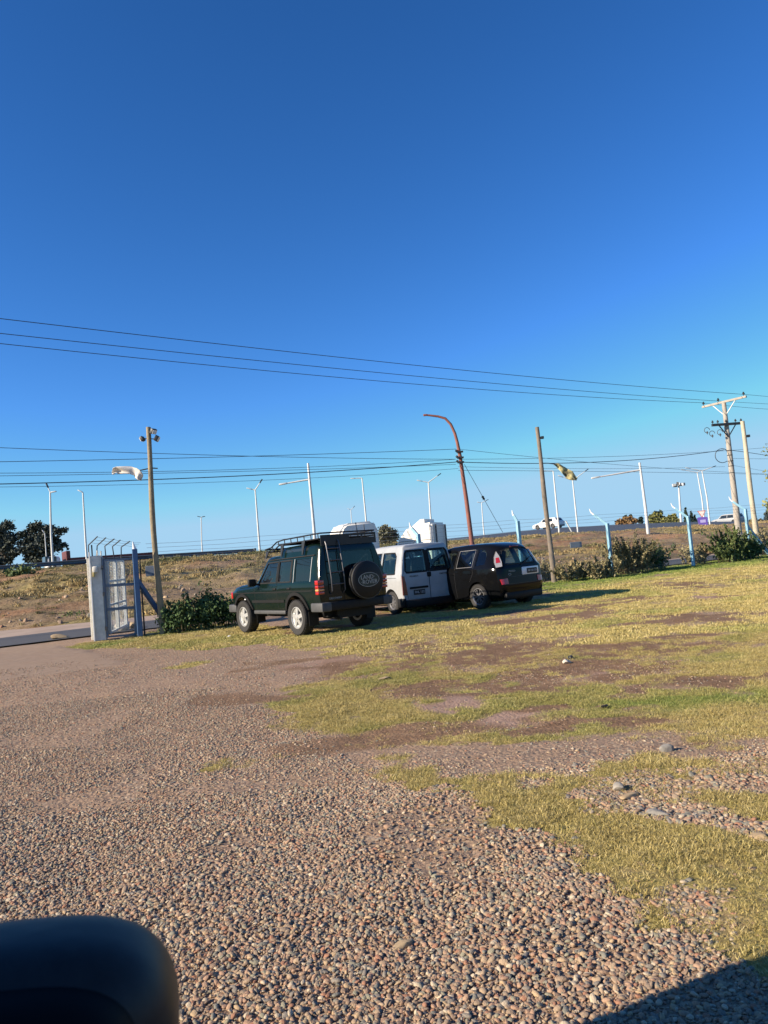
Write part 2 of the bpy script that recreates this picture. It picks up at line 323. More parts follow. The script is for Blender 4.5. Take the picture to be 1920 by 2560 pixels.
def grid_mesh(name, X, Y, Z, attrs, mt):
    ny, nx = X.shape; me = bpy.data.meshes.new(name)
    co = np.stack([X, Y, Z], -1).reshape(-1, 3); i = np.arange(nx*ny).reshape(ny, nx)
    q = np.stack([i[:-1, :-1], i[:-1, 1:], i[1:, 1:], i[1:, :-1]], -1).reshape(-1, 4)
    me.vertices.add(len(co)); me.vertices.foreach_set('co', co.ravel()); me.loops.add(q.size); me.loops.foreach_set('vertex_index', q.ravel())
    me.polygons.add(len(q)); me.polygons.foreach_set('loop_start', np.arange(0, q.size, 4)); me.update(calc_edges=True)
    me.polygons.foreach_set('use_smooth', np.ones(len(q), bool))
    for k, a in attrs.items():
        at = me.attributes.new(k, 'FLOAT', 'POINT'); at.data.foreach_set('value', a.ravel().astype(np.float32))
    me.materials.append(mt); me.validate(); return link(name, me)
# ground material
def nodes(m): m.use_nodes = True; return m.node_tree.nodes, m.node_tree.links
def ground_material():
    m = bpy.data.materials.new('ground_material'); n, l = nodes(m); b = n['Principled BSDF']; b.inputs['Roughness'].default_value = .9; b.inputs['Specular IOR Level'].default_value = .15
    geo = n.new('ShaderNodeNewGeometry'); pos = geo.outputs['Position']
    def noise(sc, det=5, ro=.6):
        x = n.new('ShaderNodeTexNoise'); x.inputs['Scale'].default_value = sc; x.inputs['Detail'].default_value = det; x.inputs['Roughness'].default_value = ro; l.new(pos, x.inputs['Vector']); return x.outputs[0]
    def ramp(f, *st):
        r = n.new('ShaderNodeValToRGB'); e = r.color_ramp.elements
        while len(e) < len(st): e.new(.5)
        for k, (p, c) in enumerate(st): e[k].position = p; e[k].color = (*c, 1)
        l.new(f, r.inputs[0]); return r.outputs[0]
    def mix(f, a, c):
        x = n.new('ShaderNodeMix'); x.data_type = 'RGBA'; l.new(f, x.inputs['Factor']); l.new(a, x.inputs['A']); l.new(c, x.inputs['B']); return x.outputs['Result']
    def attr(k):
        a = n.new('ShaderNodeAttribute'); a.attribute_name = k; return a.outputs['Fac']
    def math_(op, a, c, clamp=False):
        x = n.new('ShaderNodeMath'); x.operation = op; x.use_clamp = clamp
        for i, v in enumerate((a, c)):
            if isinstance(v, (int, float)): x.inputs[i].default_value = v
            else: l.new(v, x.inputs[i])
        return x.outputs[0]
    vo = n.new('ShaderNodeTexVoronoi'); vo.inputs['Scale'].default_value = 34; l.new(pos, vo.inputs['Vector'])
    sep = n.new('ShaderNodeSeparateColor'); l.new(vo.outputs['Color'], sep.inputs[0])
    stones = ramp(sep.outputs[0], (0, (.20, .155, .12)), (.25, (.28, .19, .13)), (.5, (.37, .26, .175)), (.7, (.25, .175, .125)), (.85, (.37, .24, .16)), (1, (.43, .34, .24)))
    dirt = ramp(noise(2.2, 8), (.3, (.27, .175, .108)), (.7, (.37, .255, .17)))
    sf = math_('MULTIPLY', math_('SUBTRACT', noise(5, 4), .30), 4, True)
    grav = mix(sf, dirt, stones)
    pinkd = ramp(noise(9, 8), (.3, (.31, .20, .145)), (.7, (.40, .27, .205)))
    dry = ramp(noise(14, 9, .7), (.28, (.16, .12, .04)), (.5, (.31, .255, .08)), (.72, (.45, .365, .125)))
    grn = ramp(noise(16, 9, .7), (.28, (.06, .09, .018)), (.5, (.13, .19, .038)), (.72, (.24, .28, .07)))
    grass = mix(attr('green'), dry, grn)
    mud = ramp(noise(7, 8), (.3, (.12, .065, .032)), (.7, (.25, .15, .085)))
    asp = ramp(noise(5, 9, .7), (.3, (.25, .175, .12)), (.7, (.34, .25, .18)))
    ga = math_('ADD', attr('grass'), math_('MULTIPLY', math_('SUBTRACT', noise(7, 6), .5), .9)); ga = math_('MULTIPLY', math_('SUBTRACT', ga, .2), 2.4, True)
    c = mix(attr('pink'), grav, pinkd); c = mix(ga, c, grass); c = mix(math_('MULTIPLY', attr('mud'), .9), c, mud); c = mix(attr('apron'), c, asp)
    l.new(c, b.inputs['Base Color'])
    hsum = math_('ADD', math_('MULTIPLY', vo.outputs['Distance'], -.5), noise(26, 6, .7))
    bp = n.new('ShaderNodeBump'); bp.inputs['Distance'].default_value = .03; l.new(hsum, bp.inputs['Height'])
    st = math_('SUBTRACT', .6, math_('MULTIPLY', attr('apron'), .4)); l.new(st, bp.inputs['Strength']); l.new(bp.outputs[0], b.inputs['Normal'])
    return m
ground = grid_mesh('ground', X, Y, Z, {'grass': g, 'mud': md, 'apron': ap, 'green': gr, 'pink': pk}, ground_material()); tag(ground, kind='structure')
# service road beyond the fence and the pale dirt verge behind it
asphalt = mat('asphalt', (.075, .075, .08), .85, c2=(.055, .055, .058), scale=1.5, bump=.3, bscale=60, coord='Generated')
asphalt_hw = mat('highway_asphalt', (.060, .072, .095), .8, c2=(.05, .06, .082), scale=.3)
verge = mat('pale_dirt', (.40, .30, .23), .95, c2=(.30, .22, .165), scale=.8, bump=.4, bscale=20)
def strip_grid(name, ss, cs, zf, mt, jit=0.0):
    S, C = np.meshgrid(np.array(ss), np.array(cs)); C2 = C+(fbm(S, C*0+3, .5, 3)-.5)*jit
    Xs = UX*S-UY*C2; Ys = UY*S+UX*C2; return grid_mesh(name, Xs, Ys, zf(S, C2), {}, mt)
sr = np.arange(-120, 200, 1.0)
tag(strip_grid('road', sr, [23.3, 24.5, 26, 27.6], lambda S, C: S*0+.012, asphalt, .5), kind='structure')
tag(strip_grid('dirt_verge', sr, np.arange(27.2, 36, .5), lambda S, C: .004+(C > 27.5)*fbm(S, C, .8, 3)*.06*np.clip((C-27.4)/2, 0, 1), verge, .5), kind='structure')
# embankment
def emb_z(S, C):
    H = crest(S); foot = np.interp(S, [-50, 2, 10, 20, 60], [33, 32.5, 30, 28.5, 27.5])+(fbm(S, C, .25, 2)-.5)*3
    t = np.clip((C-foot)/(52-foot), 0, 1); p = 1-(1-t)**1.5
    z = H*p+(fbm(S, C, .35, 4)-.5)*.75*np.clip(t*3, 0, 1)*np.clip((50.5-C)/5, 0.0, 1)+(fbm(S, C, 1.6, 3)-.5)*.12*np.clip(t*5, 0, 1)
    z = np.where(C < foot, -.25, z); z = np.where(C > 52, H-.06-(C-52)*.004, z)
    return np.where(C > 135, -1, z)
es = axis((-160, -10, 4), (-10, 50, .3), (50, 110, .7), (110, 400, 8)); ec = axis((26, 54, .3), (54, 60, 2), (60, 136, 8))
def emb_material():
    m = bpy.data.materials.new('embankment_material'); n, l = nodes(m); b = n['Principled BSDF']; b.inputs['Roughness'].default_value = .95; b.inputs['Specular IOR Level'].default_value = .1
    geo = n.new('ShaderNodeNewGeometry')
    def noise(sc, det=6, ro=.65):
        x = n.new('ShaderNodeTexNoise'); x.inputs['Scale'].default_value = sc; x.inputs['Detail'].default_value = det; x.inputs['Roughness'].default_value = ro; l.new(geo.outputs['Position'], x.inputs['Vector']); return x.outputs[0]
    def ramp(f, a, p0, c, p1):
        r = n.new('ShaderNodeValToRGB'); e = r.color_ramp.elements; e[0].position = p0; e[0].color = (*a, 1); e[1].position = p1; e[1].color = (*c, 1); l.new(f, r.inputs[0]); return r.outputs[0]
    def mix(f, a, c):
        x = n.new('ShaderNodeMix'); x.data_type = 'RGBA'; l.new(f, x.inputs['Factor']); l.new(a, x.inputs['A']); l.new(c, x.inputs['B']); return x.outputs['Result']
    a = ramp(noise(1.6), (.17, .12, .07), .35, (.35, .25, .155), .65)
    g = ramp(noise(2.6), (.17, .145, .06), .35, (.44, .34, .15), .65)
    f = n.new('ShaderNodeAttribute'); f.attribute_name = 'veg'
    c = mix(f.outputs['Fac'], a, g)
    f2 = n.new('ShaderNodeAttribute'); f2.attribute_name = 'dark'; c = mix(f2.outputs['Fac'], c, ramp(noise(3.2), (.10, .085, .04), .35, (.20, .15, .08), .65)); f3 = n.new('ShaderNodeAttribute'); f3.attribute_name = 'rust'; c = mix(f3.outputs['Fac'], c, ramp(noise(2.2), (.26, .125, .06), .35, (.38, .21, .12), .65)); l.new(c, b.inputs['Base Color'])
    bp = n.new('ShaderNodeBump'); bp.inputs['Strength'].default_value = 1; bp.inputs['Distance'].default_value = .12; l.new(noise(4, 8, .7), bp.inputs['Height']); l.new(bp.outputs[0], b.inputs['Normal'])
    return m
S, C = np.meshgrid(es, ec)
def veg(S, C):
    return np.clip((fbm(S*.5, C, .33, 4)-.45)*6+.45+np.clip((C-45)/9, -.3, .5)-np.clip((S-36)/14, 0, .9)*np.clip((47-C)/4, 0, 1), 0, 1)
def dark(S, C): return np.clip((fbm(S*.28+33, C*1.1+5, .45, 4)-.47+np.clip((C-47)/40, 0, .1))*8, 0, .9)*np.clip((45-S)/12, .25, 1)
emb = grid_mesh('embankment', UX*S-UY*C, UY*S+UX*C, emb_z(S, C), {'veg': veg(S, C), 'dark': dark(S, C), 'rust': .6*np.clip((fbm(S*.4+80, C+9, .5, 4)-.57)*7, 0, 1)}, emb_material()); tag(emb, kind='structure')
# highway surface rising beyond the crest (right half of the view)
hs_ = np.arange(48, 160, 1.5); hc = np.concatenate([np.linspace(57, 80, 12), [95, 120, 134]])
def hw_z(S, C):
    H = crest(S); far = np.interp(S, [48, 52, 57, 68, 75, 91, 100, 110, 160], [2.3, 2.6, 3.25, 3.5, 3.6, 3.33, 3.1, 2.1, 1.9]); t = (C-57)/18
    return H-.05+(far-H)*np.clip(t, 0, 1)
tag(strip_grid('highway', hs_, hc, hw_z, asphalt_hw), kind='structure')
# ------------------------------------------------------------------ scatters
def scatter(name, pts, rot, scl, protos, attrs={}, label=None):
    me = bpy.data.meshes.new(name); N = len(pts); me.vertices.add(N); me.vertices.foreach_set('co', np.asarray(pts, np.float32).ravel())
    a = me.attributes.new('rot', 'FLOAT_VECTOR', 'POINT'); a.data.foreach_set('vector', np.asarray(rot, np.float32).ravel())
    a = me.attributes.new('scl', 'FLOAT_VECTOR', 'POINT'); a.data.foreach_set('vector', np.asarray(scl, np.float32).ravel())
    a = me.attributes.new('pick', 'INT', 'POINT'); a.data.foreach_set('value', rng.integers(0, len(protos), N).astype(np.int32))
    for k, v in attrs.items():
        a = me.attributes.new(k, 'FLOAT', 'POINT'); a.data.foreach_set('value', np.asarray(v, np.float32))
    o = link(name, me); tag(o, kind='stuff', label=label)
    ng = bpy.data.node_groups.new(name+'_nodes', 'GeometryNodeTree'); ng.interface.new_socket('Geometry', in_out='INPUT', socket_type='NodeSocketGeometry'); ng.interface.new_socket('Geometry', in_out='OUTPUT', socket_type='NodeSocketGeometry')
    n, l = ng.nodes, ng.links; gi = n.new('NodeGroupInput'); go = n.new('NodeGroupOutput'); ip = n.new('GeometryNodeInstanceOnPoints'); jn = n.new('GeometryNodeJoinGeometry')
    for p in protos:
        oi = n.new('GeometryNodeObjectInfo'); oi.inputs['Object'].default_value = p; oi.inputs['As Instance'].default_value = True; l.new(oi.outputs['Geometry'], jn.inputs[0])
    def na(k, t):
        x = n.new('GeometryNodeInputNamedAttribute'); x.data_type = t; x.inputs['Name'].default_value = k; return x.outputs['Attribute']
    ip.inputs['Pick Instance'].default_value = True
    l.new(gi.outputs[0], ip.inputs['Points']); l.new(jn.outputs[0], ip.inputs['Instance']); l.new(na('pick', 'INT'), ip.inputs['Instance Index'])
    e2r = n.new('FunctionNodeEulerToRotation'); l.new(na('rot', 'FLOAT_VECTOR'), e2r.inputs[0]); l.new(e2r.outputs[0], ip.inputs['Rotation'])
    l.new(na('scl', 'FLOAT_VECTOR'), ip.inputs['Scale']); l.new(ip.outputs[0], go.inputs[0])
    md_ = o.modifiers.new('scatter', 'NODES'); md_.node_group = ng; return o
def pebble_material():
    m = bpy.data.materials.new('pebble_stone'); n, l = nodes(m); b = n['Principled BSDF']; b.inputs['Roughness'].default_value = .78; b.inputs['Specular IOR Level'].default_value = .3
    oi = n.new('ShaderNodeObjectInfo'); r = n.new('ShaderNodeValToRGB'); r.color_ramp.interpolation = 'CONSTANT'; e = r.color_ramp.elements
    cs = [(.26, .195, .14), (.36, .235, .155), (.21, .185, .155), (.40, .29, .175), (.31, .225, .155), (.31, .16, .10), (.20, .19, .155), (.37, .27, .18), (.30, .20, .135), (.25, .23, .165), (.46, .38, .275), (.34, .215, .145), (.22, .155, .11), (.34, .25, .165)]
    while len(e) < len(cs): e.new(.5)
    for k, c in enumerate(cs): e[k].position = k/len(cs); e[k].color = (*c, 1)
    l.new(oi.outputs['Random'], r.inputs[0])
    tc = n.new('ShaderNodeTexCoord'); no = n.new('ShaderNodeTexNoise'); no.inputs['Scale'].default_value = 2.5; no.inputs['Detail'].default_value = 6; l.new(tc.outputs['Object'], no.inputs['Vector'])
    hv = n.new('ShaderNodeHueSaturation'); mr = n.new('ShaderNodeMapRange'); mr.inputs[3].default_value = .75; mr.inputs[4].default_value = 1.25; l.new(no.outputs[0], mr.inputs[0]); l.new(mr.outputs[0], hv.inputs['Value']); l.new(r.outputs[0], hv.inputs['Color'])
    l.new(hv.outputs[0], b.inputs['Base Color']); bp = n.new('ShaderNodeBump'); bp.inputs['Strength'].default_value = .25; bp.inputs['Distance'].default_value = .1; l.new(no.outputs[0], bp.inputs['Height']); l.new(bp.outputs[0], b.inputs['Normal'])
    return m
def blade_material(name, d, g):
    m = bpy.data.materials.new(name); n, l = nodes(m); b = n['Principled BSDF']; b.inputs['Roughness'].default_value = .6; b.inputs['Specular IOR Level'].default_value = .2
    at = n.new('ShaderNodeAttribute'); at.attribute_type = 'INSTANCER'; at.attribute_name = 'green'; oi = n.new('ShaderNodeObjectInfo'); ge = n.new('ShaderNodeNewGeometry')
    def ramp(f, cs):
        r = n.new('ShaderNodeValToRGB'); e = r.color_ramp.elements
        while len(e) < len(cs): e.new(.5)
        for k, c in enumerate(cs): e[k].position = k/(len(cs)-1); e[k].color = (*c, 1)
        l.new(f, r.inputs[0]); return r.outputs[0]
    ad = n.new('ShaderNodeMath'); ad.operation = 'MULTIPLY_ADD'; ad.inputs[1].default_value = .6; l.new(ge.outputs['Random Per Island'], ad.inputs[0])
    mu = n.new('ShaderNodeMath'); mu.operation = 'MULTIPLY'; mu.inputs[1].default_value = .4; l.new(oi.outputs['Random'], mu.inputs[0]); l.new(mu.outputs[0], ad.inputs[2])
    mx = n.new('ShaderNodeMix'); mx.data_type = 'RGBA'; l.new(at.outputs['Fac'], mx.inputs['Factor']); l.new(ramp(ad.outputs[0], d), mx.inputs['A']); l.new(ramp(ad.outputs[0], g), mx.inputs['B'])
    l.new(mx.outputs['Result'], b.inputs['Base Color']); return m
def proto(name, me): return bpy.data.objects.new(name, me)
pm = pebble_material(); peb = []
for k in range(6):
    bm = bmesh.new(); bmesh.ops.create_icosphere(bm, subdivisions=2, radius=1)
    r2 = random.Random(k); ax = [(Vector((r2.gauss(0, 1), r2.gauss(0, 1), r2.gauss(0, 1))).normalized(), r2.uniform(.55, .95)) for _ in range(7)]
    for v in bm.verts:
        d = v.co.normalized(); s = 1
        for a, h in ax:
            t = d.dot(a)
            if t > h: s = min(s, h/t+.08)
        v.co = d*s
    me = bpy.data.meshes.new('pebble'); bm.to_mesh(me); bm.free(); me.polygons.foreach_set('use_smooth', [True]*len(me.polygons)); me.materials.append(pm); peb.append(proto('pebble', me))
def sample_region(n, y0, y1, slope=.64, off=.85):
    # uniform over a trapezoid in front of the camera
    y = np.sqrt(rng.random(n)*(y1**2-y0**2)+y0**2); x = (rng.random(n)*2-1)*(y*slope+off); return x, y
def gravel(n, y0, y1, r0, r1, lift=.0):
    x, y = sample_region(n, y0, y1); g, md, ap, gr_, pk = masks(x, y); s, c = to_sc(x, y)
    inl = np.maximum(ell(x, y, BARE), 0)
    keep = (g < .28+.35*rng.random(len(x)))
    finer = fbm(x+3, y+8, .7, 3)
    dirt = np.clip((fbm(x+31, y+18, .9, 4)-.55)*9, 0, .85)
    inside = inpoly(x, y, RIGHT); clus = np.clip((fbm(x+71, y+22, 1.5, 4)-.5)*6, 0, 1)
    p = np.where(inside, np.maximum(.07+.22*clus+.45*inl, .6*np.clip(1.15-g, 0, 1)*inpoly(x, y, LAWN2)), 1.0)*(1-dirt)*(1-.93*md*(1-.5*inside))*(1-.75*pk)*(1-.75*ap)*(c < 22.5)
    p = p*np.clip(1.1-(g > .5)*.7, 0, 1)
    k = keep & (rng.random(len(x)) < p); x, y, f = x[k], y[k], finer[k]; inl = inl[k]
    N = len(x); s = r0+(r1-r0)*rng.random(N)**2.4; s = s*(.72+.56*f)*(1+.35*inl); big = rng.random(N) < .012; s = np.where(big, s*1.5, s)
    ins = inside[k]; z = undul(x, y)+s*(.28-.55*fbm(x+5, y+44, 1.1, 3))+np.where(ins, 0, rng.random(N)*lift)
    scl = np.stack([s*(.9+.75*rng.random(N)), s*(.8+.3*rng.random(N)), s*(.42+.32*rng.random(N))], 1)
    rot = np.stack([rng.normal(0, .35, N), rng.normal(0, .35, N), rng.random(N)*6.28], 1)
    return np.stack([x, y, z], 1), rot, scl
parts = [gravel(200000, 1.9, 5.2, .0034, .0148, .005), gravel(170000, 5.2, 10, .0050, .0118, .003), gravel(70000, 10, 19, .0065, .0135, .001)]
pp, pr, ps = [np.concatenate([q[i] for q in parts]) for i in range(3)]
scatter('gravel', pp, pr, ps, peb, label='loose rounded pebbles in pink, grey and tan covering the yard')
bm_ = blade_material('dry_grass_blade', [(.17, .125, .042), (.35, .275, .095), (.47, .375, .145), (.61, .51, .27)], [(.05, .085, .016), (.11, .18, .03), (.20, .27, .055), (.30, .33, .09)])
def tuft(nb, h, spread, wdt, lean, seed, mt):
    r = random.Random(seed); mb = MB()
    for i in range(nb):
        a = r.uniform(0, 6.28); d = spread*math.sqrt(r.random()); bx, by = d*math.cos(a), d*math.sin(a); hh = h*r.uniform(.45, 1.1); la = r.uniform(0, 6.28); ln = abs(r.gauss(lean, .35))*hh
        px_, py_ = -math.sin(la)*wdt/2, math.cos(la)*wdt/2; th = r.uniform(0, 6.28); px_, py_ = math.cos(th)*wdt/2, math.sin(th)*wdt/2
        m1 = (bx+math.cos(la)*ln*.4, by+math.sin(la)*ln*.4, hh*.6); tp = (bx+math.cos(la)*ln, by+math.sin(la)*ln, max(.008, hh*(1-.25*min(ln/hh, 2))))
        mb.add([(bx-px_, by-py_, -.01), (bx+px_, by+py_, -.01), (m1[0]+px_*.8, m1[1]+py_*.8, m1[2]), (m1[0]-px_*.8, m1[1]-py_*.8, m1[2]), tp], [(0, 1, 2, 3), (3, 2, 4)])
    return proto('tuft', mb.mesh('tuft', mt, recalc=False))
tn = [tuft(26, .024, .060, .0027, 2.0, 10+k, bm_) for k in range(5)]
tf = [tuft(16, .042, .10, .009, 1.0, 30+k, bm_) for k in range(4)]
def grass(n, y0, y1, base, slope=.64):
    x, y = sample_region(n, y0, y1, slope); g, md, ap, gr_, pk = masks(x, y); s, c = to_sc(x, y)
    k = (rng.random(n) < g*1.1-.12) & (c < 22.3); x, y, gr_, g = x[k], y[k], gr_[k], g[k]; N = len(x)
    sc = base*(.6+.6*rng.random(N))*(.75+.35*g); cl = fbm(x, y, 3, 3); sc = sc*(.6+.8*cl)
    return np.stack([x, y, undul(x, y)], 1), np.stack([rng.normal(0, .12, N), rng.normal(0, .12, N), rng.random(N)*6.28], 1), np.stack([sc, sc, sc*(.8+.5*rng.random(N))], 1), np.clip(gr_+rng.normal(0, .12, N), 0, 1)
def put_grass(name, L, protos, label):
    q = [np.concatenate([a[i] for a in L]) for i in range(4)]; return scatter(name, q[0], q[1], q[2], protos, {'green': q[3]}, label)
put_grass('grass', [grass(42000, 2.2, 6.5, .95), grass(60000, 6.5, 11, .95)], tn, 'short dry yellow grass with green patches growing over the gravel')
put_grass('lawn', [grass(62000, 11, 20, .78), grass(64000, 20, 42, 1.05)], tf, 'worn yellow lawn with greener strip along the hedge')
# embankment scrub
sm = blade_material('scrub_blade', [(.15, .10, .045), (.32, .23, .10), (.46, .35, .16), (.54, .44, .25)], [(.04, .055, .02), (.10, .11, .04), (.17, .17, .07), (.22, .21, .09)])
ts = [tuft(26, .30, .22, .035, .7, 60+k, sm) for k in range(4)]
N = 30000; s = rng.random(N)*115-14; c = 28+rng.random(N)**.9*25; vg = veg(s, c); k = rng.random(N) < .10+.65*vg+.4*dark(s, c); s, c, vg = s[k], c[k], vg[k]
z = emb_z(s, c); k = z > .05; s, c, z, vg = s[k], c[k], z[k], vg[k]; N = len(s); sc = .35+.75*rng.random(N)**2; sc = sc*(.7+.5*vg)*(1-.6*(c > 49))
scatter('dry_scrub', np.stack([UX*s-UY*c, UY*s+UX*c, z-.02], 1), np.stack([s*0, s*0, rng.random(N)*6.28], 1), np.stack([sc, sc, sc*.8], 1), ts,
        {'green': np.clip(np.clip(fbm(s, c, .3, 3)*2.2-.95, 0, 1)+.6*dark(s, c), 0, 1)}, 'dry tufts and low scrub scattered over the embankment')
N = 2600; s = rng.random(N)*50-16; c = 29+rng.random(N)*14; z = emb_z(s, c); k = (z > .02) & (fbm(s, c, .4, 2) > .5) & (rng.random(N) < np.clip(1.2-z*.6, .05, 1)); s, c, z = s[k], c[k], z[k]; N = len(s); q = .03+.09*rng.random(N)**3
scatter('rubble', np.stack([UX*s-UY*c, UY*s+UX*c, z], 1), rng.random((N, 3))*6, np.stack([q*1.2, q, q*.8], 1), peb, {}, 'loose stones scattered at the foot of the embankment')
# ------------------------------------------------------------------ vehicles
def lerp(a, b, t): return a+(b-a)*t
def ring(st):
    x, zb, zt, zm, hb, hm, ht, r = st; zm = min(zm, zt-r-.03)
    p = [(0, zb), (hb*.86, zb), (hb, zb+.05), (lerp(hb, hm, .75), lerp(zb, zm, .4)), (hm, lerp(zb, zm, .75)), (hm, zm-.02), (hm-.018, zm+.01)]
    for t in (.33, .66, 1): p.append((lerp(hm-.018, ht, t)+.012*math.sin(t*3.14), lerp(zm+.01, zt-r, t)))
    for a in (28, 58, 90): p.append((ht-r+r*math.cos(R(a)), zt-r+r*math.sin(R(a))))
    p += [((ht-r)*.5, zt+.014), (0, zt+.018)]
    return p+[(-y, z) for y, z in p[-2:0:-1]]
def loft(stations, rake=None, plan=None):
    mb = MB(); rings = [ring(s) for s in stations]; n = len(rings[0]); vs = []
    for s, rg in zip(stations, rings):
        for y, z in rg:
            dx = rake(s[0], y, z) if rake else 0; vs.append((s[0]+dx, y, z))
    fs = []
    for i in range(len(rings)-1):
        for k in range(n): fs.append((i*n+k, i*n+(k+1) % n, (i+1)*n+(k+1) % n, (i+1)*n+k))
    m = n//2
    for b0, fl in ((0, True), ((len(rings)-1)*n, False)):
        for k in range(m):
            f = (0, 1, n-1) if k == 0 else ((m-1, m, m+1) if k == m-1 else (k, k+1, n-k-1, n-k))
            f = tuple(b0+i for i in f); fs.append(f[::-1] if fl else f)
    mb.add(vs, fs); return mb
def interp_st(sts, x):
    sts = sorted(sts); xs = [s[0] for s in sts]; return tuple([x]+[float(np.interp(x, xs, [s[k] for s in sts])) for k in range(1, 8)])
def boolean(me, cut, op='DIFFERENCE'):
    a = bpy.data.objects.new('a', me); b = bpy.data.objects.new('b', cut); col.objects.link(a); col.objects.link(b)
    m = a.modifiers.new('b', 'BOOLEAN'); m.operation = op; m.object = b; m.solver = 'EXACT'
    dg = bpy.context.evaluated_depsgraph_get(); r = bpy.data.meshes.new_from_object(a.evaluated_get(dg))
    bpy.data.objects.remove(a); bpy.data.objects.remove(b); return r
class Car:
    def __init__(s, root, stations, rake, paint):
        s.root = root; s.st = stations; s.rake = rake; s.outer = loft(stations, rake).mesh('o', paint); s.paint = paint
        bm = bmesh.new(); bm.from_mesh(s.outer); bmesh.ops.triangulate(bm, faces=bm.faces); s.bvh = BVHTree.FromBMesh(bm); bm.free()
    def hit(s, view, a, b, off=0.0):
        o, d = {'L': ((a, 5, b), (0, -1, 0)), 'Rt': ((a, -5, b), (0, 1, 0)), 'B': ((-8, a, b), (1, 0, 0)), 'Fr': ((8, a, b), (-1, 0, 0)), 'T': ((a, b, 6), (0, 0, -1))}[view]
        h, nn, i, dist = s.bvh.ray_cast(Vector(o), Vector(d))
        if h is None: return None
        return h - Vector(d)*off
    def body(s, windows, rears, front, arches, cav, hull_extra=None):
        me = s.outer; xs = sorted({x for x in ([cav[0], cav[1]]+[q[0] for q in s.st if cav[0] < q[0] < cav[1]])})
        ins = []
        for x in xs:
            q = interp_st(s.st, x); ins.append((x, cav[2], q[2]-.06, max(q[3], cav[2]+.05), q[4]-.1, q[5]-.07, q[6]-.06, max(.03, q[7]-.03)))
        im = loft(ins, (lambda x, y, z: s.rake(x, y, z)) if s.rake else None); im.mi = 1; im.m = [1]*len(im.m)
        ime = im.mesh('i', [s.paint, M['interior']]); me.materials.append(M['interior'])
        me = boolean(me, ime)
        for poly in windows:
            me = boolean(me, MB().prism([(x, -1.3, z) for x, z in poly], (0, 2.6, 0)).mesh('c', s.paint))
        for poly in rears:
            me = boolean(me, MB().prism([(cav[0]-1.2, y, z) for y, z in poly], (1.75, 0, 0)).mesh('c', s.paint))
        if front: me = boolean(me, MB().prism([(cav[1]-.75, y, z) for y, z in front], (2.5, 0, 0)).mesh('c', s.paint))
        for (x, z, r, yi) in arches:
            for sg in (-1, 1):
                me = boolean(me, MB().lathe([(r, yi*sg), (r, 1.3*sg)], 28, 'y', (x, 0, z)).mesh('c', M['black_plastic']))
        smooth_mesh(me, 32)
        return link('body', me, s.root)
    def patch(s, name, view, poly, off, mt, parent=None, dens=.12, thick=0.0, smooth=None):
        """a panel that follows the surface of the body, outline given in the view's plane"""
        pts = []
        n = len(poly)
        for i in range(n):
            a, b = poly[i], poly[(i+1) % n]; k = max(1, int(math.dist(a, b)/dens))
            for j in range(k): pts.append((lerp(a[0], b[0], j/k), lerp(a[1], b[1], j/k)))
        bm = bmesh.new(); vs = [bm.verts.new((p[0], p[1], 0)) for p in pts]; f = bm.faces.new(vs)
        lo = [min(p[i] for p in pts) for i in (0, 1)]; hi = [max(p[i] for p in pts) for i in (0, 1)]
        for ax in (0, 1):
            c = lo[ax]+dens
            while c < hi[ax]-dens*.4:
                no = [0, 0, 0]; no[ax] = 1; co = [0, 0, 0]; co[ax] = c
                bmesh.ops.bisect_plane(bm, geom=bm.verts[:]+bm.edges[:]+bm.faces[:], plane_co=co, plane_no=no); c += dens
        last = None
        for v in bm.verts:
            h = s.hit(view, v.co.x, v.co.y, off)
            if h is None:
                cx = sum(p[0] for p in pts)/len(pts); cz = sum(p[1] for p in pts)/len(pts); h = s.hit(view, lerp(v.co.x, cx, .1), lerp(v.co.y, cz, .1), off)
                if h is None: h = last or Vector((0, 0, 0))
            last = h; v.co = h
        if thick:
            d = {'L': (0, -1, 0), 'Rt': (0, 1, 0), 'B': (1, 0, 0), 'Fr': (-1, 0, 0), 'T': (0, 0, -1)}[view]
            r = bmesh.ops.extrude_face_region(bm, geom=bm.faces[:]); bmesh.ops.translate(bm, verts=[g_ for g_ in r['geom'] if isinstance(g_, bmesh.types.BMVert)], vec=Vector(d)*thick)
            bmesh.ops.recalc_face_normals(bm, faces=bm.faces)
        me = bpy.data.meshes.new(name); bm.to_mesh(me); bm.free(); me.materials.append(mt)
        if smooth is not False: smooth_mesh(me, 40)
        return link(name, me, parent or s.root)
    def strip(s, name, view, lines, wd, off, mt, parent=None, step=.08):
        if len(lines) > 1:
            for ln in lines: s.strip(name, view, [ln], wd, off, mt, parent, step)
            return
        mb = MB()
        for ln in lines:
            pts = []
            for i in range(len(ln)-1):
                k = max(1, int(math.dist(ln[i], ln[i+1])/step))
                for j in range(k): pts.append((lerp(ln[i][0], ln[i+1][0], j/k), lerp(ln[i][1], ln[i+1][1], j/k)))
            pts.append(ln[-1]); L = []
            for i, p in enumerate(pts):
                q0 = pts[max(0, i-1)]; q1 = pts[min(len(pts)-1, i+1)]; dx, dz = q1[0]-q0[0], q1[1]-q0[1]; d = math.hypot(dx, dz) or 1; nx, nz = -dz/d*wd/2, dx/d*wd/2
                a = s.hit(view, p[0]+nx, p[1]+nz); b = s.hit(view, p[0]-nx, p[1]-nz)
                if a is None or b is None: continue
                L.append((a, b))
            d = {'L': Vector((0, 1, 0)), 'Rt': Vector((0, -1, 0)), 'B': Vector((-1, 0, 0)), 'Fr': Vector((1, 0, 0)), 'T': Vector((0, 0, 1))}[view]
            vs = []; fs = []
            for a, b in L: vs += [a-d*.004, a+d*off, b+d*off, b-d*.004]
